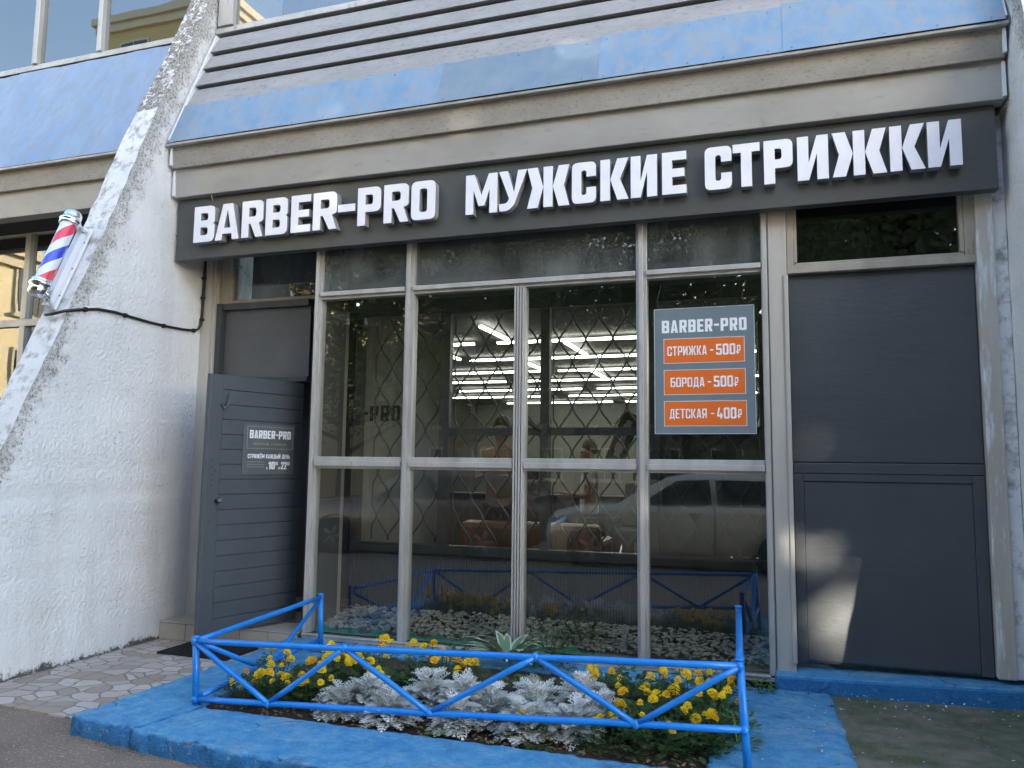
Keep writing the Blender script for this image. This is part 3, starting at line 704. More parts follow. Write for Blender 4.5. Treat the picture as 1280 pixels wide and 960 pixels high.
# ---- left entrance
jb = MB(); jb.box(-5.398,-5.285,.30,.5,.16,4.1); jb.box(-5.2845,-5.262,.33,.5,.16,4.1); jb.build('door_jamb', M['post'], B, bevel=.005)
ef = MB(); ef.box(-5.2615,-5.20,.36,.5,.16,3.2); ef.box(-5.1995,-4.21,.38,.5,3.135,3.2); ef.box(-4.2095,-3.906,.46,.5,.16,3.2)
ef.box(-5.1995,-4.21,.40,.5,2.40,2.45)
ef.build('door_frame', M['dark_frame'], B, bevel=.004)
plate(-5.1995,-4.2105,2.4505,3.1345,.425,.45,'transom_panel',M['grey_panel'],B)
tw = MB(); tw.box(-5.2615,-5.12,.40,.5,3.2005,4.1); tw.box(-5.1195,-4.14,.40,.5,3.2005,3.235)
TW = tw.build('transom_window', M['alu_dirty'], B, bevel=.004)
MB().quad((-5.13,.44,3.23),(-4.12,.44,3.23),(-4.12,.44,4.09),(-5.13,.44,4.09)).build('glass_pane', M['glass_dusty'], TW, fixn=False)
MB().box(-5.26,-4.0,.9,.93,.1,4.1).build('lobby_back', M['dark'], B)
sd = MB(); sd.box(-3.905,-3.86,.125,.5,.16,4.1); sd.build('window_side_wall', M['grey_panel'], B)
# step
st = MB()
st.box(-5.398,-3.93,-.012,.9,-.03,.150)
ST = st.build('entrance_step', M['grout'], B)
for i in range(5):
    x0 = -5.396+.293*i
    t_ = MB(); t_.box(x0,x0+.288,-.022,-.0125,.0,.146); t_.box(x0,x0+.288,-.026,.35,.1505,.162); t_.build('tile', M['step'], ST, bevel=.003)

# open plank door, hinged on the right, free edge swung towards the street
H_ = Vector((-4.25,.42,0)); E_ = Vector((-4.56,-.52,0)); du = (E_-H_).normalized(); DW = (E_-H_).length
dn = Vector((du.y,-du.x,0));
if dn.y > 0: dn = -dn
# local frame: u from hinge to free edge, n towards the street side seen in the photo
def D3(u, n, z): return tuple(H_ + du*u + dn*n + Vector((0,0,z)))
def dbox(mb, u0,u1,n0,n1,z0,z1):
    mb.hexa([D3(u0,n0,z0),D3(u1,n0,z0),D3(u1,n1,z0),D3(u0,n1,z0),D3(u0,n0,z1),D3(u1,n0,z1),D3(u1,n1,z1),D3(u0,n1,z1)])
DM = Matrix(((-du.x,-dn.x,0,0),(-du.y,-dn.y,0,0),(0,0,1,0),(0,0,0,1)))   # local x runs hinge-ward so that text reads from the free edge
mb = MB(); dbox(mb, 0,DW,-.045,-.004,.18,2.38)
DO = mb.build('entrance_door', M['door'], B, bevel=.003)
mb = MB(); nz = 17; ph = 2.2/nz
for i in range(nz): dbox(mb, .004, DW-.13, -.0038, .008, .182+i*ph, .182+(i+1)*ph-.007)
mb.build('door_planking', M['door'], DO, bevel=.003)
mb = MB(); dbox(mb, DW-.126, DW-.002, -.0038, .011, .182, 2.378); mb.build('lock_stile', M['door'], DO, bevel=.003)
for (z, u) in ((1.64,.05),(1.58,.052),(1.52,.05),(1.47,.06),(1.42,.052),(1.12,.05),(1.55,.085)):
    MB().tube([D3(DW-u,.0108,z),D3(DW-u,.0122,z)], .006, 8).build('screw_hole', M['dark'], DO)
hd = MB(); hd.tube([D3(DW-.10,.010,1.30),D3(DW-.10,.05,1.30)], .012, 10); hd.tube([D3(DW-.10,.05,1.30),D3(DW-.105,.062,1.30),D3(DW-.10,.08,1.302)], [.016,.027,.016], 14)
hd.build('handle', M['dark_frame'], DO)
hk = MB(); hk.tube([D3(DW-.11,.012,2.12),D3(DW-.13,.04,2.08),D3(DW-.16,.045,2.13),D3(DW-.175,.04,2.22)], .009, 8); hk.build('hook', M['door'], DO)
kp = MB(); dbox(kp, DW-.125, DW-.055, .0112, .0145, 1.22, 1.36); kp.build('lock_plate', M['door'], DO, bevel=.002)

# ------------------------------------------------------------------ display ledge and inner window
ib = MB()
ib.box(-3.86,.0,.76,.80,.16,.80)
for i in range(150):
    x = -3.85+i*.0255
    ib.box(x,x+.014,.750,.7598,.19,.775)
ib.build('ribbed_panel', M['dark_frame'], B)
MB().box(-3.85,.0,.125,.75,.02,.17).build('display_ledge', M['grout'], B); MB().box(-3.86,.0,.13,.9,3.20,3.24).build('display_ceiling', M['grout'], B)
fi = MB(); yi = .76
fi.box(-3.86,.0,yi-.04,yi+.05,.80,.885); fi.box(-3.86,.0,yi-.03,yi+.05,3.06,3.20)
for p, wd in ((-3.835,.07),(-2.92,.10),(-1.94,.085),(-.98,.10),(-.05,.10)): fi.box(p-wd/2,p+wd/2,yi-.035,yi+.05,.8855,3.0595)
fi.box(-2.8695,-1.983,yi-.025,yi+.045,1.895,1.965); fi.box(-1.897,-1.03,yi-.025,yi+.045,1.895,1.965); fi.box(-.929,-.1,yi-.025,yi+.045,1.895,1.965)
MB().box(-3.88,.10,.52,.56,3.245,4.12).build('transom_backing', pmat('greyed_board', (.085,.10,.105), .8, 0, col2=(.12,.13,.13), scale=3), B)
IW = fi.build('inner_window', M['dark_frame'], B, bevel=.004)
sh = MB(); sh.tube([(-2.16,.70,2.06),(-1.96,.74,1.93)], .022, 6); sh.build('open_sash_arm', M['dark_frame'], IW)
for a, b2 in ((-3.715,-2.97),(-2.87,-1.982),(-1.898,-1.03),(-.93,-.1)):
    MB().quad((a,yi+.01,.88),(b2,yi+.01,.88),(b2,yi+.01,3.07),(a,yi+.01,3.07)).build('glass_pane', M['glass_in'], IW, fixn=False)
    g = MB(); n = max(4, int(round((b2-a)/.12))); sp = (b2-a)/n; per = .205
    for i in range(n+1):
        pts = []; sgn = 1 if i % 2 else -1
        for k in range(0, 81):
            z = .90 + 2.14*k/80; ph_ = (z/(per*2))*2*math.pi
            s_ = max(-1.0, min(1.0, math.sin(ph_))); s_ = (2/math.pi*math.asin(s_))*.25+s_*.75
            pts.append((min(max(a + i*sp + sgn*s_*sp*.48, a+.01), b2-.01), yi+.075, z))
        g.tube(pts, .0088, 5, caps=False)
    g.build('diamond_grille', M['grille'], IW, fixn=False)
pl = MB(); pl.box(-4.06,-3.965,.55,.74,.17,3.12); pl.build('inner_pillar', M['post'], B, bevel=.004)
MB().box(-.935,-.095,.85,.87,.89,1.90).build('added_blackout_board', M['dark_frame'], B)  # added dark panel hiding the lit room so the reflected car shows
# gravel and netting in the display strip
gv = MB(); rg = random.Random(11)
def rock(mb, x, y, z, s, rr):
    vs = []
    for (a, b2, c) in ((1,0,0),(-1,0,0),(0,1,0),(0,-1,0),(0,0,1),(0,0,-1),(.6,.6,.6),(-.6,-.6,.6),(.6,-.6,.6),(-.6,.6,.6)):
        k = s*rr.uniform(.6,1.15); vs.append((x+a*k*1.2, y+b2*k, z+c*k*.75))
    mb.add(vs, [(0,6,4),(6,9,4),(9,1,4),(1,7,4),(7,8,4),(8,0,4),(0,2,6),(2,9,6),(2,1,9),(1,3,7),(3,8,7),(3,0,8),(0,5,2),(2,5,1),(1,5,3),(3,5,0)])
for i in range(2600):
    y_ = rg.uniform(.17,.745); x = rg.uniform(-3.83,-.05); hgt = .175 + (y_-.13)*.16 + rg.uniform(0,.02)
    rock(gv, x, y_, hgt, rg.choice((.010,.013,.016,.021,.028)), rg)
tag(gv.build('gravel', M['gravel'], fixn=False), 'pale crushed stone filling the strip behind the shop glass', 'gravel', kind='stuff')
bigr = MB(); rock(bigr, -3.42, .42, .30, .085, random.Random(5)); tag(bigr.build('rock', M['gravel'], fixn=False), 'largest pale rock lying on the gravel behind the glass', 'rock')
tf = MB(); rt_ = random.Random(2); n = 60
for (xa, xb) in ((-3.83,-2.1),(-1.9,-1.3)):
    k = int((xb-xa)/.03)
    for i in range(k):
        x = xa + (xb-xa)*i/k; h0 = .195+.022*math.sin(i*.7)+rt_.uniform(-.012,.012)
        x2 = xa + (xb-xa)*(i+1)/k; h1 = .195+.022*math.sin((i+1)*.7)+rt_.uniform(-.012,.012)
        tf.add([(x,.10,.165),(x2,.10,.165),(x2,.115,h1),(x,.115,h0),(x2,.17,h1-.01),(x,.17,h0-.01)], [(0,1,2,3),(3,2,4,5)], 0, False)
tag(tf.build('green_netting', M['turf'], fixn=False), 'strip of green netting along the foot of the shop glass', 'netting', kind='stuff')

# interior room
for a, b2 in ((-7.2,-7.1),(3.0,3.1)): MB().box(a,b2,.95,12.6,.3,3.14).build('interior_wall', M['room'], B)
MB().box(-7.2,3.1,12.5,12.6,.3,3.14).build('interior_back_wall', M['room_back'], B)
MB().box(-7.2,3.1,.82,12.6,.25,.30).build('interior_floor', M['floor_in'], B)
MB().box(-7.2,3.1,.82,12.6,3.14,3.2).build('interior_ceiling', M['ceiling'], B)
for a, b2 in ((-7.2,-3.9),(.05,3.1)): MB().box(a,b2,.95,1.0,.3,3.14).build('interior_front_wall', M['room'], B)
MB().box(-3.98,-3.02,.93,.945,.86,3.0).build('roller_blind', M['curtain'], B)
BL = [o for o in B.children if o.name.startswith('roller_blind')][0]
word_mb('BARBER-PRO', -4.60, -3.475, 2.045, .155, .925, .004, .2, .16).build('lettering', M['black'], BL)
def tube_light(a, b2, first=[None]):
    a = Vector(a); b2 = Vector(b2)
    if first[0] is None:
        first[0] = MB().box(-.5,.5,-.02,.02,-.013,.013).build('tube_light', M['led']); o = first[0]
    else: o = first[0].copy(); COL.objects.link(o)
    d = b2-a; o.location = (a+b2)/2; o.scale = (d.length,1,1); o.rotation_euler = (0,0,math.atan2(d.y,d.x))
    tag(o, 'white glowing tube light under the dark shop ceiling', 'light', 'ceiling tube lights')
for i, y_ in enumerate((2.7,4.1,5.5,6.8,8.3,9.7,11.3)):
    for (a, b2) in (((-6.6,-4.4),(-4.0,-1.2),(-.8,1.8)) if i % 2 else ((-5.9,-3.4),(-3.1,-.4),(.0,2.4))):
        tube_light((a,y_,3.08), (b2,y_,3.08))
for (x, y0, y1) in ((-2.9,1.6,2.55),(-4.1,2.85,3.95),(-2.3,2.85,3.95),(-.6,2.85,3.95),(-3.3,4.25,5.35),(-1.6,4.25,5.35),(-2.6,5.65,6.65),(-.9,5.65,6.65),(-1.8,7.0,8.1)):
    tube_light((x,y0,3.08), (x,y1,3.08))
# sofa and barber chairs inside
LEA = pmat('brown_leather', (.24,.105,.05), .35, 0, col2=(.18,.075,.035), scale=9, bstr=.3, bscale=30)
SF = empty('sofa', (-2.25,1.55,.3), 'brown leather sofa standing with its back to the window', 'sofa')
MB().box(-2.95,-1.55,1.22,1.42,.42,1.08).build('backrest', LEA, SF, bevel=.06)
MB().box(-2.80,-1.70,1.425,2.0,.48,.74).build('seat', LEA, SF, bevel=.05)
for a, b2 in ((-2.95,-2.805),(-1.695,-1.55)): MB().box(a,b2,1.425,2.0,.42,.92).build('armrest', LEA, SF, bevel=.05)
for x in (-2.85,-1.65):
    for y_ in (1.3,1.92): MB().tube([(x,y_,.30),(x,y_,.425)], .025, 8).build('leg', M['dark'], SF)
def barber_chair(x, y_, label):
    root = empty('barber_chair', (x,y_,.3), label, 'barber chair', 'barber chairs inside the shop')
    q = MB(); q.lathe([(.30,0),(.30,.03),(.06,.06),(.045,.30),(.08,.33),(0,.34)], None, 20); q.build('base', M['chrome'], root, local=True)
    MB().box(-.27,.27,-.27,.27,.345,.50).build('seat', M['black'], root, local=True, bevel=.04)
    q = MB(); q.hexa([(-.25,.20,.51),(.25,.20,.51),(.25,.31,.51),(-.25,.31,.51),(-.23,.36,1.10),(.23,.36,1.10),(.23,.45,1.10),(-.23,.45,1.10)]); q.build('backrest', M['black'], root, local=True, bevel=.03)
    MB().box(-.13,.13,.40,.47,1.13,1.30).build('headrest', M['black'], root, local=True, bevel=.03)
    for sg in (-1,1): MB().box(sg*.30-.04,sg*.30+.04,-.22,.24,.56,.64).build('armrest', M['black'], root, local=True, bevel=.02)
    q = MB(); q.tube([(-.15,-.27,.38),(-.15,-.5,.12)],.015,6); q.tube([(.15,-.27,.38),(.15,-.5,.12)],.015,6); q.box(-.2,.2,-.62,-.46,.09,.12); q.build('footrest', M['chrome'], root, local=True)
for x, y_, l_ in ((-3.3,4.3,'black barber chair beyond the sofa, farthest from the poster'),(-1.75,4.6,'black barber chair behind the razor sign'),(-.35,4.4,'black barber chair nearest the poster')): barber_chair(x, y_, l_)
CBN = empty('cabinet', (-2,5.4,.3), 'long dark low cabinet added to darken the lower part of the shop', 'cabinet')  # added to keep the lower room dark behind the glass
MB().box(-5.6,1.6,5.2,5.7,.30,1.16).build('carcass', M['dark_frame'], CBN); MB().box(-5.65,1.65,5.15,5.75,1.161,1.20).build('worktop', M['black'], CBN)
# razor sign inside
rz = empty('razor_sign', (-1.5,2.2,1.9), 'dark hanging board with a white razor blade shape, inside the shop', 'sign')
q = MB(); q.box(-.10,.10,-.01,.01,-.28,.28); q.xf(Matrix.Translation((-1.5,2.2,1.92)) @ Matrix.Rotation(R(22),4,'Y')); q.build('board', M['black'], rz)
q = MB(); q.box(-.03,.03,-.016,-.0105,-.2,.2); q.box(-.045,-.0301,-.016,-.0105,.06,.15); q.box(-.045,-.0301,-.016,-.0105,-.15,-.06); q.box(.0301,.045,-.016,-.0105,-.15,-.06); q.box(.0301,.045,-.016,-.0105,.06,.15)
q.xf(Matrix.Translation((-1.5,2.2,1.92)) @ Matrix.Rotation(R(22),4,'Y')); q.build('razor_shape', M['print_white'], rz)

# ------------------------------------------------------------------ main sign
SG = empty('shop_sign', (-1.9,-.12,3.54), 'long dark grey shop sign with raised white letters above the window', 'sign')
MB().box(-5.36,1.487,-.125,-.03,3.525,4.108).build('sign_board', M['board'], SG, bevel=.003)
LET = [('B',-5.099,-4.866),('A',-4.857,-4.592),('R',-4.565,-4.336),('B',-4.309,-4.079),('E',-4.042,-3.84),('R',-3.815,-3.575),('-',-3.565,-3.395),('P',-3.37,-3.146),('R',-3.117,-2.883),('O',-2.858,-2.635),
 ('М',-2.362,-2.085),('У',-2.072,-1.833),('Ж',-1.831,-1.482),('С',-1.461,-1.268),('К',-1.233,-1.012),('И',-.995,-.794),('Е',-.756,-.574),
 ('С',-.439,-.245),('Т',-.236,-.046),('Р',-.018,.181),('И',.212,.42),('Ж',.445,.797),('К',.818,1.037),('И',1.054,1.263)]
for (c, x0, x1) in LET:
    z0 = 3.655 + .032*(x0+5.1)/6.4; z1 = 3.998 + .012*(x0+5.1)/6.4
    vs, fs, ms = fill_glyph(glyph(c, x1-x0, z1-z0, .076, .066), .072)
    mb = MB(); mb.v = [(x0+p[0], -.204+p[1], z0+p[2]) for p in vs]; mb.f = fs; mb.m = ms; mb.sm = [False]*len(fs)
    mb.build('letter', [M['letter_face'], M['letter_side']], SG)
sp_ = MB()
for x in (-4.95,): sp_.tube([(x,-.13,4.06),(x-.01,-.15,4.10),(x,-.16,4.125)], .006, 6)
sp_.build('wire_hook', M['alu_dirty'], SG)

# ------------------------------------------------------------------ price poster
PO = empty('price_poster', (-.485,.045,1.88), 'slate grey price poster with three orange bars hung in the window', 'poster')
MB().box(-.854,-.116,.036,.046,1.879,2.842).build('sheet', M['poster'], PO)
e_ = MB()
for (a, b2, c, d) in ((-.858,-.8545,1.876,2.845),(-.1155,-.112,1.876,2.845),(-.8543,-.1157,2.8422,2.8455),(-.8543,-.1157,1.8755,1.8788)): e_.box(a,b2,.033,.047,c,d)
e_.build('acrylic_edge', M['pale_edge'], PO)
word_mb('BARBER-PRO', -.798, -.168, 2.655, .098, .033, .0028, .2, .17, .11).build('lettering', M['print_white'], PO)
for (zc, a, b2, tx, num) in ((2.513,-.782,-.19,'СТРИЖКА','500₽'),(2.27,-.782,-.186,'БОРОДА','500₽'),(2.03,-.782,-.182,'ДЕТСКАЯ','400₽')):
    MB().box(a,b2,.0335,.0358,zc-.092,zc+.092).build('price_bar', M['orange'], PO)
    k = MB()
    for (x0,x1,z0,z1) in ((a-.005,a-.0002,zc-.097,zc+.097),(b2+.0002,b2+.005,zc-.097,zc+.097),(a,b2,zc+.0922,zc+.097),(a,b2,zc-.097,zc-.0922)): k.box(x0,x1,.0332,.0358,z0,z1)
    k.build('bar_outline', M['pale_edge'], PO)
    s0 = {'СТРИЖКА':(-.757,-.462),'БОРОДА':(-.735,-.482),'ДЕТСКАЯ':(-.745,-.468)}[tx]; sh_ = {'СТРИЖКА':0,'БОРОДА':-.02,'ДЕТСКАЯ':0}[tx]
    word_mb(tx, s0[0], s0[1], zc-.036, .072, .0305, .0025, .15, .13, .10).build('lettering', M['print_white'], PO)
    word_mb('-', -.437+sh_, -.413+sh_, zc-.036, .072, .0305, .0025, .2, .13).build('lettering', M['print_white'], PO)
    word_mb(num, -.393+sh_, -.215+sh_, zc-.04, .083, .0305, .0025, .17, .16, .09, small='₽').build('lettering', M['print_white'], PO)
hk = MB(); hk.tube([(-.17,.05,2.84),(-.168,.04,2.80)],.006,6); hk.tube([(-.168,.045,2.84),(-.2,.05,2.93),(-.165,.055,3.05)],.003,5); hk.tube([(-.80,.045,2.84),(-.84,.05,2.90),(-.80,.055,3.06)],.003,5)
hk.build('hanging_wire', M['black'], PO)

# ------------------------------------------------------------------ opening-hours sheet on the door
def dword(mb): return mb.xf(Matrix.Translation(D3(DW,0,0)) @ DM)
DS = empty('opening_hours_sign', D3(DW*.5,.02,1.4), 'small grey opening hours sheet fixed to the plank door', 'sign')
def D3l(x, y, z): return H_ + du*(DW-x) - dn*y + Vector((0,0,z))
dword(MB().box(.338,.890,-.0165,-.0125,1.517,1.968)).build('sheet', M['door_sign'], DS)
q = MB()
for (a, b2, c, d) in ((.378,.384,1.745,1.946),(.868,.874,1.745,1.946),(.3842,.8678,1.9405,1.946),(.3842,.8678,1.745,1.7505)): q.box(a,b2,-.0185,-.0166,c,d)
dword(q).build('line_frame', M['faint_print'], DS)
dword(word_mb('BARBER-PRO', .405, .846, 1.838, .073, -.019, .0022, .19, .16, .11)).build('lettering', M['print_white'], DS)
dword(word_mb('МУЖСКИЕ СТРИЖКИ', .45, .80, 1.778, .022, -.0185, .002, .1, .1, .12)).build('lettering', M['faint_print'], DS)
dword(word_mb('СТРИЖЁМ КАЖДЫЙ ДЕНЬ', .394, .843, 1.660, .038, -.0185, .002, .16, .15, .11)).build('lettering', M['print_white'], DS)
dword(word_mb('10', .612, .682, 1.563, .068, -.0185, .002, .2, .16, .1)).build('lettering', M['print_white'], DS)
dword(word_mb('22', .752, .812, 1.563, .068, -.0185, .002, .2, .16, .1)).build('lettering', M['print_white'], DS)
for a, z in ((.686,1.60),(.816,1.60)): dword(word_mb('00', a, a+.03, z, .03, -.0185, .002, .14, .14, .12)).build('lettering', M['print_white'], DS)
dword(word_mb('С', .594, .604, 1.563, .018, -.0185, .002)).build('lettering', M['print_white'], DS)
dword(word_mb('ДО', .722, .744, 1.565, .018, -.0185, .002, .1)).build('lettering', M['print_white'], DS)
q = MB()
for i in range(3):
    x = .39; rr = random.Random(20+i)
    while x < .565:
        w_ = rr.uniform(.008,.022); q.box(x,min(x+w_,.57),-.0184,-.0166,1.624-i*.022,1.632-i*.022); x += w_+.006
dword(q).build('small_print', M['faint_print'], DS)

# ------------------------------------------------------------------ barber pole
BP = empty('barber_pole', (-5.56,-1.2,3.3), 'chrome capped barber pole with red and blue stripes on the sloping buttress', 'barber pole')
ax0 = Vector((-5.57,-1.385,2.953)); ax1 = Vector((-5.57,-1.095,3.69)); zax = (ax1-ax0).normalized()
xax = Vector((1,0,0)); yax = zax.cross(xax); L_ = (ax1-ax0).length
PM = Matrix(((xax.x,yax.x,zax.x,ax0.x),(xax.y,yax.y,zax.y,ax0.y),(xax.z,yax.z,zax.z,ax0.z),(0,0,0,1)))
def stripes():
    m, nt, b = new_mat('barber_stripes'); b.inputs['Roughness'].default_value = .12; b.inputs['Coat Weight'].default_value = .6
    uv = nd(nt, 'ShaderNodeUVMap'); sp = nd(nt, 'ShaderNodeSeparateXYZ'); nt.links.new(uv.outputs[0], sp.inputs[0])
    ph = mth(nt, 'FRACT', mth(nt, 'SUBTRACT', mth(nt, 'ADD', sp.outputs['Y'], 4.0), sp.outputs['X']))
    r = nd(nt, 'ShaderNodeValToRGB'); r.color_ramp.interpolation = 'CONSTANT'; e = r.color_ramp.elements
    W_ = (.70,.74,.86,1)
    e[0].position = 0; e[0].color = (.72,.03,.07,1); e[1].position = .26; e[1].color = W_
    a = e.new(.5); a.color = (.03,.06,.62,1); c = e.new(.76); c.color = W_
    nt.links.new(ph, r.inputs['Fac']); nt.links.new(r.outputs[0], b.inputs['Base Color']); return m
n = 32; prof = [.11, L_-.11]; me = bpy.data.meshes.new('striped_cylinder')
vs, fs, uv = [], [], []
for i in range(9):
    h = prof[0] + (prof[1]-prof[0])*i/8
    for j in range(n+1):
        a = 2*math.pi*j/n; vs.append(PM @ Vector((.062*math.cos(a), .062*math.sin(a), h)) - Vector(BP.location)); uv.append((j/n, (h)/.47+.80))
fs = [(i*(n+1)+j, i*(n+1)+j+1, (i+1)*(n+1)+j+1, (i+1)*(n+1)+j) for i in range(8) for j in range(n)]
me.from_pydata(vs, [], fs); ul = me.uv_layers.new(name='UVMap')
for p in me.polygons:
    p.use_smooth = True
    for li in p.loop_indices: ul.data[li].uv = uv[me.loops[li].vertex_index]
me.materials.append(stripes()); o = bpy.data.objects.new('striped_cylinder', me); link(o); o.parent = BP
cap = [(.0,-.035),(.03,-.032),(.055,-.02),(.068,.0),(.072,.03),(.072,.055),(.08,.06),(.086,.072),(.084,.085),(.078,.09),(.08,.10),(.078,.112),(.064,.115),(.0,.116)]
MB().lathe(cap, PM).build('end_cap', M['chrome'], BP)
MB().lathe([(r, L_-h) for r, h in cap], PM).build('end_cap', M['chrome'], BP)
fn = Vector((0,-math.cos(R(21)),math.sin(R(21))))
def face_pt(x, z, off): return Vector((x, py(z), z)) + fn*off
pt = MB()
a0, a1 = 2.83, 3.59
pt.hexa([face_pt(-5.62,a0,.012),face_pt(-5.505,a0,.012),face_pt(-5.505,a0,.034),face_pt(-5.62,a0,.034),face_pt(-5.62,a1,.012),face_pt(-5.505,a1,.012),face_pt(-5.505,a1,.034),face_pt(-5.62,a1,.034)])
pt.hexa([face_pt(-5.60,a0+.01,.0345),face_pt(-5.535,a0+.01,.0345),face_pt(-5.535,a0+.01,.085),face_pt(-5.60,a0+.01,.085),face_pt(-5.60,a1-.01,.0345),face_pt(-5.535,a1-.01,.0345),face_pt(-5.535,a1-.01,.085),face_pt(-5.60,a1-.01,.085)])
pt.build('mounting_plate', M['white_metal'], BP, bevel=.004)
q = MB()
for z in (2.95,3.2,3.45): q.tube([face_pt(-5.515,z,.0345),face_pt(-5.515,z,.038)], .007, 8)
q.build('screw', M['black'], BP)
q = MB()
for h, zz in ((.055, 2.87),(L_-.055, 3.56)):
    q.tube([PM @ Vector((.0,0,h)), face_pt(-5.565,zz,.06)], .022, 10); q.tube([PM @ Vector((.055,.02,h-.03)), PM @ Vector((.06,.06,h-.05)), face_pt(-5.53,zz-.02,.05)], .012, 8)
q.build('bracket_arm', M['chrome'], BP)

# cable
cp = [(-5.56,-1.30,2.79),(-5.47,-1.30,2.795),(-5.39,-1.27,2.82),(-5.388,-1.124,2.859),(-5.388,-.95,2.896),(-5.388,-.78,2.904),(-5.388,-.602,2.896),(-5.388,-.38,2.888),(-5.388,-.156,2.887),(-5.388,.05,2.894),(-5.388,.20,2.908),(-5.386,.262,2.93),(-5.38,.287,2.98),(-5.37,.287,3.08),(-5.365,.287,3.3),(-5.365,.287,3.52),(-5.365,.285,3.9)]
q = MB(); q.tube(cp, .0125, 8)
CB = empty('cable', (-5.39,0,2.9), 'black cable sagging along the white buttress from the barber pole', 'cable')
q.build('cable_run', M['black'], CB)
q = MB()
for (y_, z_) in ((-1.08,2.868),(-.66,2.897),(-.2,2.885),(.2,2.908)): q.box(-5.40,-5.372,y_-.012,y_+.012,z_-.018,z_+.018)
for z_ in (3.03,3.25,3.45): q.box(-5.384,-5.35,.268,.299,z_-.012,z_+.012)
q.build('cable_clip', M['black'], CB)

# ------------------------------------------------------------------ railing
RL = empty('flower_bed_railing', (-1.85,-1.0,.1), 'low bright blue tubular steel railing around the flower bed', 'railing')
FLb, FLt = Vector((-3.497,-1.775,.09)), Vector((-3.52,-1.775,.505)); FRb, FRt = Vector((-.152,-1.74,.06)), Vector((-.185,-1.74,.648))
BLb, BLt = Vector((-3.60,-.17,.10)), Vector((-3.615,-.17,.528)); BRb, BRt = Vector((-.235,-.25,.10)), Vector((-.252,-.25,.665))
rr_ = .0185
rb = random.Random(77)
def bar(name, pts, r=rr_, n=12):
    if len(pts) == 2:
        a, b2 = Vector(pts[0]), Vector(pts[1]); k = max(4, int((b2-a).length/.25)); L0 = (b2-a).length
        pts = [a.lerp(b2, i/k) + Vector((0, rb.uniform(-.002,.002), rb.uniform(-.002,.002) - .004*L0/3.3*math.sin(math.pi*i/k))) for i in range(k+1)]
    q = MB(); q.tube(pts, r, n); q.build(name, M['rail'], RL)
def cyl_post(b2, t):
    q = MB(); q.tube([b2, t], .021, 14); q.tube([t+Vector((0,0,-.001)), t+Vector((0,0,.008)), t+Vector((0,0,.012))], [.0245,.0245,.015], 14)
    q.build('post', M['rail'], RL)
for a, b2 in ((FLb,FLt),(FRb,FRt),(BLb,BLt),(BRb,BRt)): cyl_post(a, b2)
def P_(a, b2, t): return a.lerp(b2, t)
TL, TR = FLt+Vector((.0,-.01,-.02)), FRt+Vector((0,-.01,-.026)); BL_, BR_ = Vector((-3.49,-1.785,.131)), Vector((-.165,-1.75,.312))
bar('top_rail', [TL, TR]); bar('bottom_rail', [BL_, BR_])
lo1, lo2, lo3 = P_(BL_,BR_,.160), P_(BL_,BR_,.482), P_(BL_,BR_,.835); hi1, hi2 = P_(TL,TR,.322), P_(TL,TR,.677)
for a, b2 in ((TL,lo1),(lo1,hi1),(hi1,lo2),(lo2,hi2),(hi2,lo3),(lo3,TR)):
    d = (b2-a).normalized(); off = Vector((0,-.004,0)); bar('brace', [a+d*.02+off, b2-d*.005+off], .0165)
sTL, sBL = TL+Vector((0,.02,0)), BLt+Vector((0,0,-.02))
bar('top_rail', [sTL, sBL])
c1, c2 = Vector((-3.47,-1.76,.15)), Vector((-3.60,-.17,.17)); bar('bottom_rail', [c1, c2])
mid = P_(c1,c2,.50)
bar('brace', [sTL+Vector((.01,.03,-.02)), P_(c1,c2,.36)+Vector((0,0,.05)), mid+Vector((0,-.02,.018)), mid+Vector((0,.05,.02)), P_(c1,c2,.60)+Vector((0,0,.055)), sBL+Vector((0,-.03,-.03))], .0165)
sTR, sBR = TR+Vector((-.002,.02,.0)), BRt+Vector((0,0,-.02)); bar('top_rail', [sTR, sBR])
d1, d2 = BR_, Vector((-.24,-.25,.33)); bar('bottom_rail', [d1, d2]); m2_ = P_(d1,d2,.5)
bar('brace', [sTR+Vector((0,.03,-.02)), m2_+Vector((0,-.02,.01)), m2_+Vector((0,.03,.01)), sBR+Vector((0,-.03,-.02))], .0165)

for p in (TL, TR, BL_, BR_, lo1, lo2, lo3, hi1, hi2, sBL, c2, mid):
    q = MB(); M4 = Matrix.Translation(p + Vector((0,-.004,0))) @ Matrix.Rotation(rb.uniform(0,3),4,'Z') @ Matrix.Rotation(rb.uniform(0,3),4,'X')
    q.lathe([(0,-.026),(.016,-.019),(.0205,-.004),(.0195,.008),(.015,.02),(0,.025)], M4, 10); q.build('weld', M['rail'], RL)
# door mat
mt = MB(); mt.box(-5.0,-4.30,-.475,-.04,.0,.008)
for i in range(24):
    x = -4.995+i*.0293; mt.box(x,x+.012,-.474,-.041,.0081,.019)
for j in range(15):
    y_ = -.473+j*.0295; mt.box(-4.999,-4.301,y_,y_+.011,.0082,.018)
tag(mt.build('door_mat', M['black']), 'black ribbed rubber mat on the paving before the plank door', 'mat')

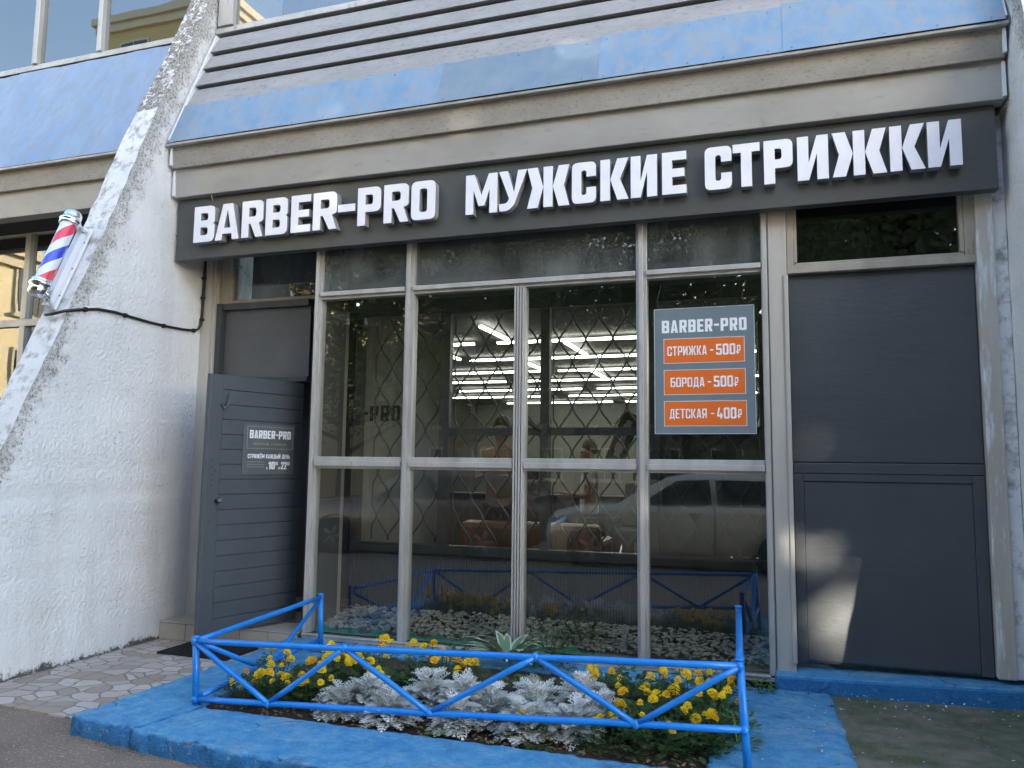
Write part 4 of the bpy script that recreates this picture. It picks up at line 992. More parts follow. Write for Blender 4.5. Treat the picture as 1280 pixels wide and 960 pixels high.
# ------------------------------------------------------------------ plants
def leafstrip(mb, base, d, length, width, droop, rr, m=0, seg=4, twist=0.0):
    d = Vector(d).normalized(); side = d.cross(Vector((0,0,1)))
    if side.length < .05: side = Vector((1,0,0))
    side.normalize(); p = Vector(base); vs = []
    for i in range(seg+1):
        t = i/seg; w_ = width*math.sin(math.pi*min(1,(.12+.88*t)))*.5 if t < 1 else .0006
        vs += [p - side*w_, p + side*w_]; d2 = (d + Vector((0,0,-droop*t))).normalized(); p = p + d2*(length/seg)
    mb.add(vs, [(2*i,2*i+1,2*i+3,2*i+2) for i in range(seg)], m, True)
def flower_mesh(seed, deep=False):
    rr = random.Random(seed); mb = MB()
    for (ring, n, r0, r1, z0, z1) in ((0,13,.008,.034,-.002,-.004),(1,12,.007,.030,.006,.012),(2,10,.005,.023,.012,.022),(3,7,.002,.014,.018,.028)):
        for k in range(n):
            a = 2*math.pi*(k+rr.random()*.5)/n; da = math.pi/n*1.15
            def P(r, aa, z): return (r*math.cos(aa), r*math.sin(aa), z)
            w1 = rr.uniform(-.004,.004); w2 = rr.uniform(-.004,.004); rm_ = r1*rr.uniform(.9,1.08)
            mb.add([P(r0,a-da*.5,z0),P(r0,a+da*.5,z0),P(rm_*.7,a+da,z1+w1),P(rm_*.7,a-da,z1-w1),P(rm_,a+da*.75,z1+w2-.004),P(rm_,a-da*.75,z1-w2-.004),P(rm_*1.02,a,z1+.003)], [(0,1,2,3),(3,2,4,6,5)], 0, False)
    return mb
FL_M = [flower_mesh(i) for i in range(5)]
flower_src = None
def marigold(loc, seed, nh, label, hh=.22, deep=False):
    global flower_src
    rr = random.Random(seed); root = empty('marigold_plant', loc, label, 'plant', 'marigold plants in the bed')
    mb = MB(); heads = []
    for i in range(nh):
        a = rr.uniform(0,6.28); r_ = .125*math.sqrt(rr.uniform(.02,1)); heads.append(Vector((r_*math.cos(a), r_*math.sin(a), hh*rr.uniform(.72,1.14))))
    for h in heads: mb.tube([(h.x*.3,h.y*.3,0),(h.x*.7,h.y*.7,h.z*.5),(h.x,h.y,h.z-.004)], .0024, 4, 1, caps=False)
    for i in range(115):
        a = rr.uniform(0,6.28); r_ = .17*math.sqrt(rr.random()); z = rr.uniform(.02,hh*.92)*(1-.4*(r_/.17)**2)
        p = Vector((r_*math.cos(a)*.8, r_*math.sin(a)*.8, z)); d = Vector((math.cos(a+rr.uniform(-1,1)), math.sin(a+rr.uniform(-1,1)), rr.uniform(-.2,.7))).normalized()
        L = rr.uniform(.05,.085); s_ = d.cross(Vector((0,0,1))).normalized()
        for k in range(4):       # pinnate leaflets
            q = p + d*(L*(k+1)/5)
            for sg in (-1, 1):
                dd = (d*.75 + s_*sg + Vector((0,0,rr.uniform(-.3,.2)))).normalized(); l2 = L*rr.uniform(.3,.45); wv = d*l2*.27
                e_ = q + dd*l2; mm = q + dd*l2*.5
                mb.add([q, mm-wv, e_, mm+wv], [(0,1,2,3)], 0)
        e_ = p + d*L*1.2; mm = p + d*L; mb.add([mm - d*.012, mm - s_*.006, e_, mm + s_*.006], [(0,1,2,3)], 0)
    mb.build('foliage', [M['marileaf'], M['marileaf']], root, local=True, fixn=False)
    for i, h in enumerate(heads):
        if len(flower_src or []) < 5:
            flower_src = (flower_src or []); o = FL_M[len(flower_src)].build('flower_head', M['petal_deep'] if len(flower_src) == 3 else M['petal'], root, local=True, fixn=False); flower_src.append(o)
        else:
            src = flower_src[rr.randrange(5)]; o = src.copy(); COL.objects.link(o); o.parent = root
        o.location = h; s_ = rr.uniform(.55,1.08); o.scale = (s_,s_*rr.uniform(.85,1.1),s_*rr.uniform(.75,1.25)); o.rotation_euler = (rr.uniform(-.1,.7), rr.uniform(-.4,.4), rr.uniform(0,6))
    return root
ORD = ['first','second','third','fourth','fifth','sixth','seventh','eighth','ninth','tenth','eleventh','twelfth']
mari = [  # x, y, heads, height, where
 (-3.27,-1.56,3,.16,'at the corner post facing the paving'),(-3.05,-1.55,4,.18,'beside the corner post, second along the front rail'),(-2.80,-1.50,4,.20,'before the silver clump, low by the front rail'),
 (-3.24,-1.30,4,.25,'with the tallest pair of heads by the side rail'),(-2.93,-1.22,4,.24,'behind the first brace of the front rail'),(-2.72,-1.18,4,.23,'between the side rail and the silver clump'),
 (-2.92,-.95,3,.26,'behind the left marigolds near the side rail'),(-2.70,-.92,4,.27,'under the first apex of the front brace'),(-2.56,-1.25,2,.24,'touching the left edge of the silver clump'),
 (-2.40,-.80,3,.25,'at the back by the window sill, left of the striped hosta'),(-2.18,-.92,3,.25,'behind the silver clump, close to the hosta'),(-1.96,-1.0,3,.24,'behind the middle of the silver clump'),
 (-1.05,-.92,4,.25,'just past the silver clump at the back'),(-.86,-1.05,4,.25,'right of the silver clump, second row'),(-.70,-.85,3,.25,'at the back before the right window pane'),(-.52,-.72,3,.25,'at the back near the spiky grass tuft'),
 (-.78,-1.38,3,.22,'behind the last low brace joint'),(-.58,-1.22,4,.24,'in the middle of the right patch'),(-.42,-1.42,5,.23,'with the densest heads by the right post'),(-.33,-1.16,3,.25,'against the side rail on the right'),
 (-.88,-1.60,2,.15,'low at the front rail, right of the silver clump'),(-.62,-1.62,2,.17,'low at the front under the last brace'),(-.37,-.82,3,.24,'tucked in the rear corner by the right post'),(-1.30,-1.62,1,.13,'half hidden below the silver clump at the front')]
for i, (x, y_, n_, h_, wh) in enumerate(mari):
    z = .08; marigold((x,y_,z), 100+i, n_+(4 if x < -1.8 else 2), 'yellow marigold plant '+wh, h_)
# dusty miller
def silver_plant(loc, seed, rad, hgt, label):
    rr = random.Random(seed); mb = MB(); n = 190
    for i in range(n):
        a = rr.uniform(0,6.28); ir = rad*math.sqrt(rr.random()); zf = 1-(ir/rad)**2*.75
        base = Vector((ir*.5*math.cos(a), ir*.5*math.sin(a), hgt*rr.uniform(.25,.8)*zf)); 
        d = Vector((math.cos(a)*(.35+ir/rad), math.sin(a)*(.35+ir/rad), rr.uniform(.1,.9)*zf+.1)).normalized()
        L = rr.uniform(.065,.115); s_ = d.cross(Vector((0,0,1))).normalized(); up_v = s_.cross(d).normalized()
        droop = rr.uniform(.2,.9)
        def at(t, sd):       # point on the arched leaf
            return base + d*(L*t) + s_*(sd*L) - Vector((0,0,1))*(droop*L*.35*t*t) + up_v*(abs(sd)*L*.25)
        for k in range(5):
            t0, t1 = k/5, (k+1)/5
            mb.add([at(t0,-.035),at(t0,.035),at(t1,.035),at(t1,-.035)], [(0,1,2,3)], 0)
        for k in range(1,5):
            t = k/5; lw_ = (.40,.44,.38,.26)[k-1]
            for sg in (-1,1):
                mb.add([at(t-.05,sg*.035),at(t+.05,sg*.035),at(t+.14,sg*lw_*.6),at(t+.05,sg*lw_*.62)], [(0,1,2,3)], 0)
                mb.add([at(t+.14,sg*lw_*.58),at(t+.06,sg*lw_*.62),at(t+.10,sg*lw_),at(t+.17,sg*lw_*.95)], [(0,1,2,3)], 0)
                mb.add([at(t+.13,sg*lw_*.5),at(t+.15,sg*lw_*.64),at(t+.25,sg*lw_*.72),at(t+.24,sg*lw_*.56)], [(0,1,2,3)], 0)
        mb.add([at(.95,-.05),at(.95,.05),at(1.12,.09),at(1.08,0),at(1.12,-.09)], [(0,1,2,3,4)], 0)
    for i in range(9):
        a = rr.uniform(0,6.28); mb.tube([(.01*math.cos(a),.01*math.sin(a),0),(rad*.3*math.cos(a),rad*.3*math.sin(a),hgt*.6)], .004, 5, 0, caps=False)
    root = empty('silver_plant', loc, label, 'plant', 'silver leaved plants in the bed')
    mb.build('foliage', M['silver'], root, local=True, fixn=False)
for i, (x, y_, r_, h_, wh) in enumerate([(-2.56,-1.58,.19,.20,'at the left end of the clump, low before the marigolds'),(-1.0,-1.28,.19,.24,'at the right end of the clump among the marigolds'),(-2.42,-1.50,.21,.27,'nearest the left marigolds, spilling over the front rail'),(-2.20,-1.66,.19,.22,'hanging lowest over the front rail'),(-2.10,-1.30,.22,.29,'behind the first one, at the left end of the clump'),(-1.84,-1.38,.22,.28,'left of the middle brace joint'),(-1.78,-1.62,.16,.2,'low in front of the clump centre'),
   (-1.62,-1.45,.23,.29,'at the centre of the clump behind the brace joint'),(-1.40,-1.30,.24,.30,'tall one under the second brace apex'),(-1.36,-1.60,.19,.24,'low at the front under the second brace apex'),(-1.15,-1.12,.21,.28,'at the far right end of the clump, towards the window'),(-1.12,-1.48,.19,.23,'touching the right marigolds')]):
    silver_plant((x,y_,.08), 300+i, r_, h_, 'silver white lobed leaf plant '+wh)
# hosta with pale margins
HO = empty('hosta_plant', (-1.93,-.27,.14), 'striped hosta with long pale edged leaves by the window sill', 'plant')
q = MB(); rr = random.Random(4)
for i in range(26):
    a = rr.uniform(0,6.28); d = (math.cos(a), math.sin(a), rr.uniform(.5,1.6)); L = rr.uniform(.28,.44)
    leafstrip(q, (.02*math.cos(a),.02*math.sin(a),.02), d, L, .07, .9, rr, 1, 6); leafstrip(q, (.02*math.cos(a),.02*math.sin(a),.024), d, L*.96, .046, .9, rr, 0, 6)
q.build('foliage', [M['hosta'], M['hosta_edge']], HO, local=True, fixn=False)
def bushy(name, loc, seed, rad, hgt, n, mat, label, L=(.03,.05)):
    rr = random.Random(seed); q = MB()
    for i in range(n):
        a = rr.uniform(0,6.28); r_ = rad*math.sqrt(rr.random()); z = rr.uniform(.03,hgt)*(1-.5*(r_/rad)**2)
        d = (math.cos(a+rr.uniform(-1,1)), math.sin(a+rr.uniform(-1,1)), rr.uniform(-.2,.8))
        leafstrip(q, (r_*math.cos(a), r_*math.sin(a), z), d, rr.uniform(*L), rr.uniform(*L)*.55, .5, rr, 0, 3)
    for i in range(6):
        a = rr.uniform(0,6.28); q.tube([(0,0,0),(rad*.5*math.cos(a),rad*.5*math.sin(a),hgt*.75)], .003, 4, 0, caps=False)
    root = empty(name, loc, label, 'plant'); q.build('foliage', mat, root, local=True, fixn=False)
bushy('leafy_plant', (-1.62,-.24,.1), 1, .17, .42, 230, M['marileaf'], 'dark green bushy plant by the sill, right of the hosta')
bushy('leafy_plant', (-2.28,-.40,.1), 2, .13, .22, 110, M['marileaf'], 'dark green bushy plant by the sill, left of the hosta')
bushy('leafy_plant', (-1.48,.28,.20), 3, .18, .30, 200, M['marileaf'], 'green plant growing on the gravel behind the glass')
for k, (x, y_, r_, h_, wh) in enumerate([(-3.0,-1.38,.2,.12,'under the left marigolds'),(-2.62,-1.05,.2,.14,'between the left marigolds and the silver clump'),(-2.3,-1.05,.2,.13,'behind the silver clump on its left'),(-1.6,-.95,.24,.16,'behind the middle of the silver clump'),(-1.2,-.75,.2,.16,'between the hosta and the right marigolds'),(-.8,-1.25,.22,.12,'under the right marigolds'),(-.45,-1.5,.18,.10,'low before the right post'),(-.5,-1.0,.2,.14,'under the right marigolds towards the window'),(-2.0,-1.0,.22,.14,'behind the silver clump, before the hosta'),(-.95,-.55,.2,.18,'at the window sill behind the right marigolds')]):
    bushy('leafy_plant', (x,y_,.08), 60+k, r_, h_, 150, M['green_leaf'], 'low leafy green plant '+wh, (.035,.07))
bushy('weed', (-2.62,-1.62,.08), 4, .12, .12, 60, M['bright_leaf'], 'light green weed below the left marigolds')
bushy('weed', (-1.82,-1.72,.08), 5, .10, .07, 40, M['bright_leaf'], 'light green weed below the front rail under the silver clump')
bushy('weed', (-1.0,-1.5,.08), 6, .10, .12, 50, M['bright_leaf'], 'light green weed at the right edge of the silver clump')
bushy('weed', (-.22,-1.35,.09), 7, .12, .22, 110, M['bright_leaf'], 'green weed leaning out beside the right railing post')
bushy('weed', (-.12,-.2,.10), 8, .10, .08, 50, M['bright_leaf'], 'small weed at the foot of the beige post')
bushy('weed', (-2.15,-2.50,-.015), 9, .05, .05, 26, M['bright_leaf'], 'tiny weed in the road at the foot of the blue kerb', (.018,.03))
bushy('weed', (-2.6,-2.44,-.015), 10, .035, .03, 14, M['bright_leaf'], 'tiniest weed sprout by the kerb foot, left of the other', (.012,.02))
q = MB(); rr = random.Random(9)
for i in range(60):
    a = rr.uniform(0,6.28); leafstrip(q, (.05*rr.random()*math.cos(a),.05*rr.random()*math.sin(a),0), (math.cos(a)*.35,math.sin(a)*.35,1), rr.uniform(.22,.40), .009, 1.1, rr, 0, 5)
GT = empty('grass_tuft', (-.36,-.62,.09), 'tuft of thin green grass blades beside the right side rail', 'plant'); q.build('blades', M['grass'], GT, local=True, fixn=False)
# litter
q = MB(); rr = random.Random(12)
def scrap(x, y_, z, s):
    a = rr.uniform(0,6.28); u = Vector((math.cos(a), math.sin(a), rr.uniform(-.3,.3)))*s; v = Vector((-math.sin(a), math.cos(a), rr.uniform(-.3,.3)))*s*rr.uniform(.4,.8); p = Vector((x,y_,z+.006))
    q.add([p-u, p+v*.8, p+u, p-v*.8], [(0,1,2,3)])
for i in range(420): scrap(rr.uniform(-3.35,-.4), -1.93+abs(rr.gauss(0,.14))+.15, rr.uniform(.085,.10), rr.uniform(.008,.022))
for i in range(900): scrap(rr.uniform(-3.35,-.4), rr.uniform(-1.75,-.35), rr.uniform(.08,.10), rr.uniform(.008,.022))
for i in range(520):
    x = rr.uniform(-4.0,.4); yk = -2.23 - max(0,(x+4.0))*.075 if x < -2.7 else -2.39-(x+2.7)*.05
    scrap(x, yk - abs(rr.gauss(0,.035)) - .012, -.013, rr.uniform(.005,.014))
for i in range(50): scrap(rr.uniform(-5.4,-4.1), rr.uniform(-1.9,-.1), .002, rr.uniform(.004,.010))
tag(q.build('leaf_litter', M['litter'], fixn=False), 'brown leaf litter on the soil and along the kerb foot', 'litter', kind='stuff')
q = MB()
for i in range(150): scrap(rr.uniform(.35,1.7), -.13-abs(rr.gauss(0,.28)) if i % 3 else -rr.uniform(.12,1.6), .118+rr.random()*.01, rr.uniform(.003,.011)*(1.5 if i % 17 == 0 else 1))
for i in range(40): scrap(rr.uniform(-.1,.34), -rr.uniform(.15,1.6), .112, rr.uniform(.003,.010))
tag(q.build('paint_flakes', M['print_white'], fixn=False), 'white paint flakes scattered on the mossy concrete', 'litter', kind='stuff')

# ------------------------------------------------------------------ people inside
def skin_obj(name, pts, edges, radii, root_i, mat, parent, sub=2):
    me = bpy.data.meshes.new(name); me.from_pydata(pts, edges, []); o = bpy.data.objects.new(name, me); link(o); o.parent = parent
    me.materials.append(mat); md = o.modifiers.new('skin', 'SKIN'); md.use_smooth_shade = True
    if not me.skin_vertices: 
        bm = bmesh.new(); bm.from_mesh(me); bm.verts.layers.skin.verify(); bm.to_mesh(me); bm.free()
    for i, r_ in enumerate(radii):
        me.skin_vertices[0].data[i].radius = r_ if isinstance(r_, tuple) else (r_, r_)
    me.skin_vertices[0].data[root_i].use_root = True
    s_ = o.modifiers.new('sub', 'SUBSURF'); s_.levels = sub; s_.render_levels = sub
    return o
SKIN = pmat('skin', (.50,.31,.22), .55)
def person(loc, rz_, label, top, legs, hair, arm, cape=False):
    root = empty('person', loc, label, 'person', rz=rz_)
    # facing -y; joints
    P = [(0,0,.93),(0,.01,1.12),(0,.01,1.36),(0,.0,1.47),(0,-.01,1.53),(0,-.015,1.60),(0,-.01,1.70)]
    Rr = [(.15,.11),(.145,.10),(.17,.11),(.065,.06),(.055,.06),(.078,.09),(.075,.088)]
    E_ = [(0,1),(1,2),(2,3),(3,4),(4,5),(5,6)]
    nose = len(P); P.append((0,-.115,1.59)); Rr.append(.014); E_.append((5,nose))
    for sg in (-1,1):
        e0 = len(P); P.append((sg*.09,-.0,1.60)); Rr.append(.016); E_.append((5,e0))
        s0 = len(P); el = arm[0 if sg < 0 else 1]
        P += [(sg*.19,.01,1.38), (sg*el[0][0],el[0][1],el[0][2]), (sg*el[1][0],el[1][1],el[1][2])]; Rr += [.056,.042,.028]; E_ += [(2,s0),(s0,s0+1),(s0+1,s0+2)]
        w0 = s0+2; wv = Vector(P[w0]); dv = (wv-Vector(P[s0+1])).normalized(); pm = len(P)
        P.append(tuple(wv+dv*.06)); Rr.append((.03,.018)); E_.append((w0,pm))
        sd = dv.cross(Vector((0,0,1)));  sd = sd.normalized() if sd.length > .1 else Vector((1,0,0))
        for k in range(4):
            f0 = len(P); P += [tuple(wv+dv*.10+sd*(.025-.0165*k)), tuple(wv+dv*(.165-.01*abs(k-1))+sd*(.028-.018*k)+Vector((0,-.012,-.004)))]; Rr += [.0085,.0065]; E_ += [(pm,f0),(f0,f0+1)]
        t0 = len(P); P += [tuple(wv+dv*.05+sd*.05)]; Rr += [.009]; E_ += [(pm,t0)]
        l0 = len(P); P += [(sg*.095,0,.86),(sg*.10,-.01,.48),(sg*.10,.01,.08),(sg*.11,-.14,.035)]; Rr += [.085,.058,.04,.035]; E_ += [(0,l0),(l0,l0+1),(l0+1,l0+2),(l0+2,l0+3)]
    skin_obj('body', P, E_, Rr, 0, SKIN, root)
    q = MB()
    for sg in (-1,1): q.lathe([(0,-.012),(.011,-.006),(.012,.0),(.008,.008),(0,.011)], Matrix.Translation((sg*.034,-.088,1.625)), 8)
    q.build('eye', M['dark'], root, local=True)
    hm = MB(); hm.lathe([(.0,.135),(.045,.128),(.078,.10),(.095,.055),(.097,.01),(.088,-.03),(.07,-.06)], Matrix.Translation((0,.022,1.66)) @ Matrix.Rotation(R(12),4,'X'), 16); hm.build('hair', hair, root, local=True)
    T = [(0,0,.90),(0,.01,1.12),(0,.01,1.35),(0,0,1.45)]; TR_ = [(.175,.13),(.165,.12),(.185,.125),(.085,.075)]; TE = [(0,1),(1,2),(2,3)]
    if cape: T = [(0,-.02,.62)]+T; TR_ = [(.30,.26)]+[(.25,.2),(.22,.17),(.2,.14),(.085,.08)]; TE = [(0,1),(1,2),(2,3),(3,4)]
    for sg in (-1,1):
        el = arm[0 if sg < 0 else 1]; s0 = len(T)
        T += [(sg*.195,.01,1.38),(sg*(.19*.35+el[0][0]*.65),el[0][1]*.65,(1.38*.35+el[0][2]*.65))]; TR_ += [.072,.062]; TE += [(3 if cape else 2,s0),(s0,s0+1)]
    skin_obj('shirt', T, TE, TR_, 1, top, root)
    L = [(0,0,.94)]; LR = [(.165,.125)]; LE = []
    for sg in (-1,1):
        l0 = len(L); L += [(sg*.097,0,.84),(sg*.10,-.01,.48),(sg*.10,.01,.12)]; LR += [.1,.074,.062]; LE += [(0,l0),(l0,l0+1),(l0+1,l0+2)]
    skin_obj('trousers', L, LE, LR, 0, legs, root)
    return root
DKH = pmat('dark_hair', (.03,.02,.015), .5); BRH = pmat('brown_hair', (.10,.055,.03), .5)
BEI = pmat('beige_cloth', (.42,.33,.24), .9); WHT = pmat('white_cloth', (.68,.66,.60), .9); JEA = pmat('dark_jeans', (.04,.045,.06), .9)
down = ((.24,.02,1.10),(.25,-.06,.85)); fore = ((.24,-.05,1.12),(.14,-.28,1.15))
person((-2.70,1.75,.36), .15, 'person in a beige top facing the window, hands held before the chest', BEI, JEA, DKH, (fore, fore))
person((-2.05,3.0,.16), -1.2, 'person in a white shirt turned sideways beyond the dark window post', WHT, JEA, BRH, (down, fore))
person((-1.28,3.0,.14), 2.6, 'person in a white shirt with their back to the window under the tube lights', WHT, JEA, DKH, (down, down))

# ------------------------------------------------------------------ the street behind the camera (seen mirrored in the glass)
TYRE = pmat('tyre', (.015,.015,.016), .8); RIM = pmat('alloy_rim', (.22,.225,.23), .4, .5); CGLASS = pmat('car_glass', (.02,.025,.025), .05, 0, spec=.8)
LAMP = pmat('headlamp_glass', (.6,.62,.65), .08, .5); TRIM = pmat('black_trim', (.02,.02,.022), .5)
def car(name, xf_, ynear, label, paint, flip=False):
    """front towards -x; ynear is the flank facing the shop (its +y side)"""
    root = empty(name, (xf_+2.2, ynear-.9, -.03), label, 'car')
    ST_ = [(0.0,.38,.64,.62),(.06,.28,.74,.74),(.22,.22,.92,.83),(.62,.20,1.01,.89),(1.2,.20,1.05,.91),(2.0,.20,1.05,.92),(3.0,.20,1.06,.92),(3.8,.22,1.07,.91),(4.25,.28,1.04,.86),(4.42,.42,.96,.76)]
    def ring(x, zb, zt, w_): return [(x,-w_*.86,zb),(x,-w_*.99,zb+.14),(x,-w_,(zb+zt)/2),(x,-w_*.985,zt-.14),(x,-w_*.93,zt-.03),(x,-w_*.80,zt),(x,0,zt+.025),(x,w_*.80,zt),(x,w_*.93,zt-.03),(x,w_*.985,zt-.14),(x,w_,(zb+zt)/2),(x,w_*.99,zb+.14),(x,w_*.86,zb)]
    W2 = lambda p: (xf_+p[0]+max(0,p[0]-1.2)*.13, ynear-.92+p[1], p[2]-.03)
    b = MB(); rings = [ring(*s_) for s_ in ST_]; n = len(rings[0]); vs = [W2(p) for r_ in rings for p in r_]
    fs = [(i*n+j, i*n+(j+1)%n, (i+1)*n+(j+1)%n, (i+1)*n+j) for i in range(len(rings)-1) for j in range(n)]
    b.add(vs, fs, 0, True); b.add(vs[:n], [tuple(range(n))]); b.add(vs[-n:], [tuple(range(n))])
    G_ = [(1.18,.98,1.0,.80),(1.55,.98,1.26,.78),(1.98,.98,1.50,.72),(2.35,.98,1.57,.70),(3.2,.98,1.58,.69),(3.85,.98,1.50,.69),(4.28,.98,1.10,.72)]
    def gr(x, zb, zt, w_): return [(x,-.84,zb),(x,-(.84+w_)/2-.01,(zb+zt)/2),(x,-w_,zt-.03),(x,-w_*.85,zt),(x,0,zt+.02),(x,w_*.85,zt),(x,w_,zt-.03),(x,(.84+w_)/2+.01,(zb+zt)/2),(x,.84,zb)]
    rings = [gr(*s_) for s_ in G_]; n = len(rings[0]); vs = [W2(p) for r_ in rings for p in r_]
    b.add(vs, [(i*n+j, i*n+j+1, (i+1)*n+j+1, (i+1)*n+j) for i in range(len(rings)-1) for j in range(n-1)], 0, True)
    b.build('body', paint, root)
    for sg in (-1,1):
        q = MB()
        for poly in ([(1.62,1.05),(2.62,1.07),(2.58,1.46),(2.12,1.44)],[(2.70,1.07),(3.55,1.08),(3.50,1.45),(2.66,1.46)],[(3.62,1.09),(4.08,1.12),(3.85,1.40),(3.57,1.44)]):
            pv_ = [W2((x, sg*(.865-(z-.98)*.255+.012), z)) for x, z in poly]; q.add(pv_, [(0,1,2,3)])
        q.build('side_window', CGLASS, root, fixn=False)
        q = MB()
        for x in (2.38,3.42):
            q.tube([W2((x-.09,sg*.925,.93)),W2((x-.06,sg*.95,.935)),W2((x+.07,sg*.95,.935)),W2((x+.10,sg*.925,.93))], .014, 6)
        q.build('door_handle', paint, root)
        q = MB()
        for x in (1.60,2.66,3.62): q.tube([W2((x,sg*.918,.30)),W2((x,sg*.925,.62)),W2((x,sg*.91,.93)),W2((x,sg*.872,1.04))], .005, 4)
        q.build('door_seam', TRIM, root)
        q = MB(); q.lathe([(0,-.1),(.07,-.09),(.1,0),(.07,.09),(0,.1)], Matrix.Translation(W2((1.72,sg*1.0,1.08))) @ Matrix.Scale(.7,4,(1,0,0)), 12); q.build('side_mirror', paint, root)
        q = MB(); pts = [(.10,.66),(.12,.78),(.5,.86),(.42,.74)]
        q.add([W2((x, sg*(.80+.1*min(1,x/.4)), z)) for x, z in pts], [(0,1,2,3)]); q.build('headlight', LAMP, root, fixn=False)
        for x in (.86,3.52):
            wm = Matrix.Translation(W2((x,sg*.83,.33))) @ Matrix.Rotation(R(90),4,'X')
            q = MB(); q.lathe([(.40,-.115),(.40,.115),(.0,.116)], wm, 24); q.build('wheel_arch', TRIM, root)
            q = MB(); q.lathe([(.22,-.12),(.31,-.125),(.335,-.09),(.335,.09),(.31,.125),(.22,.12)], wm, 28); wo = q.build('wheel', TYRE, root)
            q = MB(); q.lathe([(.225,-.11),(.215,-.13),(.19,-.115),(.0,-.10)], wm, 28); q.lathe([(.225,.11),(.215,.13),(.19,.115),(.0,.10)], wm, 28); q.build('rim', TRIM, wo)
            q = MB()
            for k in range(5):
                a = 2*math.pi*k/5; 
                for s2 in (-1,1): q.tube([wm @ Vector((.02*math.cos(a),.02*math.sin(a),s2*.128)), wm @ Vector((.20*math.cos(a),.20*math.sin(a),s2*.130))], [.05,.03], 6)
            q.build('spoke', RIM, wo)
    q = MB(); q.add([W2((1.20,-.70,1.02)),W2((1.20,.70,1.02)),W2((1.93,.60,1.475)),W2((1.93,-.60,1.475))], [(0,1,2,3)]); q.xf(Matrix.Translation((-.014,0,.014))); q.build('windscreen', CGLASS, root, fixn=False)
    q = MB(); q.box(xf_-.012,xf_+.05,ynear-1.35,ynear-.49,.40,.60); q.build('grille', TRIM, root)
    return root
car('parked_car', -3.74, -6.62, 'pale beige suv parked at the kerb, mirrored in the right window panes', pmat('pale_beige_car_paint', (.88,.74,.52), .22, .1, coat=.8))
car('parked_car', -8.6, -6.7, 'brown car parked in front of the pale one, mirrored in the left window panes', pmat('brown_car_paint', (.22,.12,.065), .25, .2, coat=.6))

def far_building(name, x0, x1, y0, y1, h, mat, label, floors, faces):
    root = empty(name, ((x0+x1)/2, (y0+y1)/2, 0), label, 'building')
    q = MB(); q.box(x0,x1,y0,y1,-.03,h); q.build('wall', mat, root)
    q = MB(); q.box(x0-.3,x1+.3,y0-.3,y1+.3,h,h+.35); q.box(x0-.15,x1+.15,y0-.15,y1+.15,h-.35,h-.001); q.build('cornice', M['cream'], root)
    src = None
    for (fc, a, b2) in faces:
        n = int((b2-a)/3.0); fh = h/floors
        for i in range(n):
            for k in range(floors):
                u = a + (b2-a)*(i+.5)/n; z0 = k*fh+.9
                if src is None:
                    q = MB(); q.box(-.8,.8,-.06,.02,0,1.7); q.box(-.9,.9,-.12,.02,-.1,-.001); src = q.build('window', M['cream'], root, local=True)
                    g = MB(); g.box(-.7,-.03,-.075,-.0605,.1,1.6); g.box(.03,.7,-.075,-.0605,.1,1.6); gp = g.build('pane', CGLASS, src, local=True); o = src
                else:
                    o = src.copy(); COL.objects.link(o); o.parent = root; c = gp.copy(); COL.objects.link(c); c.parent = o
                if fc == '+x': o.location = (x1-(x0+x1)/2, u-(y0+y1)/2, z0); o.rotation_euler = (0,0,R(90))
                else: o.location = (u-(x0+x1)/2, y1-(y0+y1)/2, z0); o.rotation_euler = (0,0,R(180))
    return root
far_building('yellow_apartment_building', -27.7, -21, -40, -18.5, 20.6, M['tree_wall'], 'taller yellow apartment building mirrored in the upper side windows', 6, [('+y',-27.4,-21.3)])
far_building('yellow_apartment_building', -60, -24, -14.9, -2.5, 8.4, M['tree_wall_pale'], 'lower pale yellow apartment building mirrored in the lower side windows', 3, [('+x',-14.7,-2.7)])
far_building('brick_apartment_building', -20, 34, -46, -34, 8.5, M['far_wall'], 'long dull brick block behind the trees across the street', 3, [('+y',-19,33)])

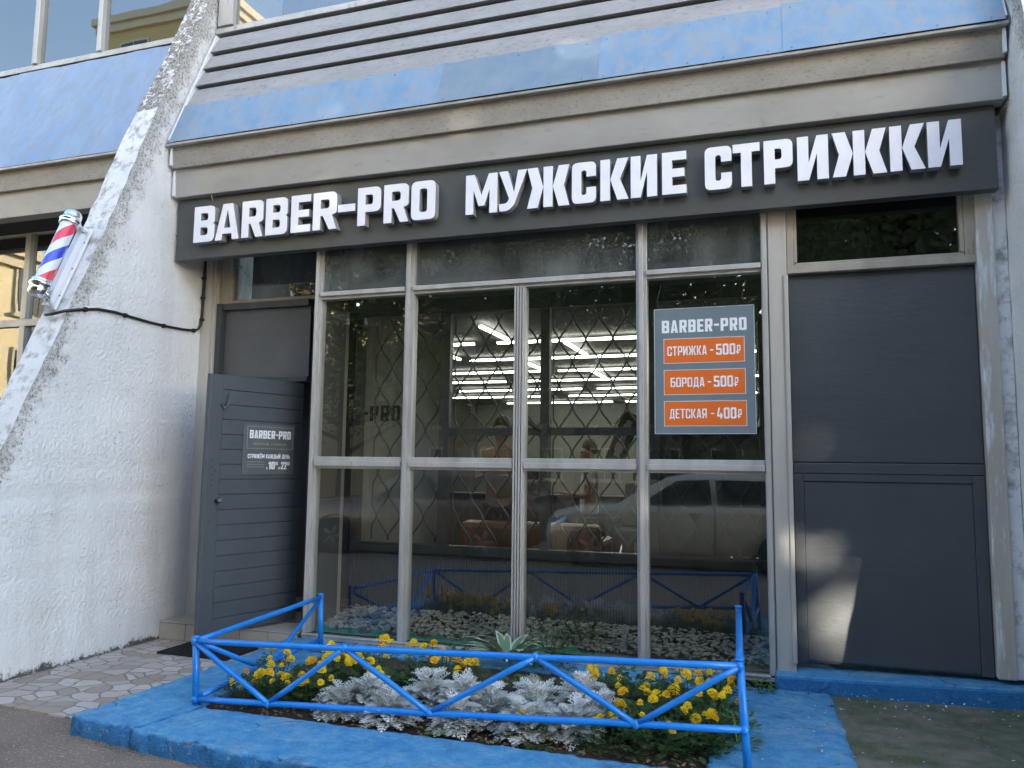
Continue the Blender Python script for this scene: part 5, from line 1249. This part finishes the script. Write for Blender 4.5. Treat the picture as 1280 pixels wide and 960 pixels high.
# trees
def clear_rays():
    """the gaps in the crowns through which a little sun reaches the shop"""
    L = []
    for (p, r_, k) in (((.47,.06,.36),.03,.97),((.50,.06,.62),.02,.97),((.56,.06,.98),-.02,.9),((.42,.06,.80),.10,.4),((.33,.06,.55),-.02,.6),((.25,.06,.95),.10,.6),((.27,.06,1.2),.08,.6),((.45,.06,1.75),.10,.45),((-1.35,-.25,4.86),.09,.8),((-2.3,-.2,4.22),.07,.5),((-1.6,-.1,3.62),.08,.6),((.55,-.25,4.5),.06,.5),((.85,-.2,4.25),.06,.45),((-4.75,.42,2.85),.12,.35),((.06,0,.85),.04,.35),((-.95,0,1.45),.06,.7),((-1.95,0,2.6),.06,.5)):
        L.append((Vector(p), r_, k))
    return L
RAYS = clear_rays()
def tree(loc, H_t, cr, z_lo, seed, n, label, lsz=(.22,.40), even=.25):
    rr = random.Random(seed); root = empty('street_tree', loc, label, 'tree', 'trees across the street')
    q = MB(); base = Vector(loc)
    q.tube([(0,0,-.05),(.05,.02,z_lo*.6),(.0,.1,z_lo+1.0),(.1,.0,H_t*.75)], [.26,.21,.17,.05], 10)
    tips = []
    for i in range(16):
        a = rr.uniform(0,6.28); z = rr.uniform(z_lo*.75, H_t*.75); l_ = cr*rr.uniform(.5,.95)
        e_ = Vector((math.cos(a)*l_, math.sin(a)*l_, z+rr.uniform(.5,2.2))); tips.append(e_)
        q.tube([(0,.05,z),(e_.x*.5,e_.y*.5,(z+e_.z)/2+.15),tuple(e_)], [.085,.05,.015], 6)
    q.build('trunk', M['bark'], root, local=True)
    c = MB(); cl = []
    zc = (z_lo+H_t)/2; hz = (H_t-z_lo)/2
    for i in range(46):
        while True:
            v = Vector((rr.uniform(-1,1), rr.uniform(-1,1), rr.uniform(-1,1)))
            if v.length < 1: break
        cl.append((Vector((v.x*cr, v.y*cr, zc+v.z*hz)), rr.uniform(.8,1.5)))
    for t in tips: cl.append((t, rr.uniform(.7,1.2)))
    for i in range(n):
        if rr.random() < even:
            while True:
                v = Vector((rr.uniform(-1,1), rr.uniform(-1,1), rr.uniform(-1,1)))
                if v.length < 1: break
            p = Vector((v.x*cr*1.05, v.y*cr*1.05, zc+v.z*hz))
        else:
            ctr, rad = rr.choice(cl)
            p = ctr + Vector((rr.gauss(0,.5), rr.gauss(0,.5), rr.gauss(0,.4)))*rad
        if p.z < z_lo*.8: continue
        wp = base + p; skip = False
        for (g, r_, kp) in RAYS:
            d = wp - g; t = d.dot(SUN); s_ = (d - SUN*t).length
            if s_ < r_ + .16 and rr.random() < kp: skip = True; break
        if skip: continue
        sz = rr.uniform(*lsz); u = Vector((rr.gauss(0,1), rr.gauss(0,1), rr.gauss(0,.6))).normalized(); v = u.cross(Vector((rr.gauss(0,1), rr.gauss(0,1), rr.gauss(0,1)))).normalized()
        a = p + u*sz*.5; b2 = p - u*sz*.5; k = v*sz*.28
        c.add([b2, p+k-u*sz*.1, a, p-k-u*sz*.1], [(0,1,2,3)])
    c.build('crown', M['leaf'], root, local=True, fixn=False)
TREES = [((7.2,-24.5,0),20,4.3,2.2,21,15000,'tall thick crowned tree far along the street, first of the sunny row'),((11.0,-25.5,0),20.5,4.4,2.2,22,15000,'tall thick crowned tree far along the street, second of the sunny row'),((14.8,-24.0,0),20,4.4,2.2,23,15000,'tall thick crowned tree far along the street, last of the sunny row'),
 ((3.6,-26.0,0),20,4.4,2.2,24,14000,'tall tree behind the sunny row, nearest the brick block'),
 ((-1.0,-14.5,0),10.8,3.4,2.8,31,21000,'tree across the street mirrored in the pane with the price poster'),((-4.8,-14.0,0),11.2,3.9,2.8,25,26000,'tree across the street mirrored in the middle window panes'),
 ((-8.8,-14.6,0),11.0,3.9,2.6,26,26000,'tree across the street mirrored above the brown car'),((-12.8,-15.5,0),10,3.6,2.4,27,18000,'tree across the street nearest the yellow building'),((-2.6,-19.5,0),10,3.6,1.4,28,14000,'bushy low tree before the brick block, behind the poster tree'),((-8.0,-20.5,0),10,3.8,1.4,29,14000,'bushy low tree before the brick block, behind the brown car')]
for (l_, h_, cr, zl, sd, n_, lab) in TREES: tree(l_, h_, cr, zl, sd, n_, lab, *(((.34,.58), .55) if 'sunny' in lab else ((.11,.22), .45)))
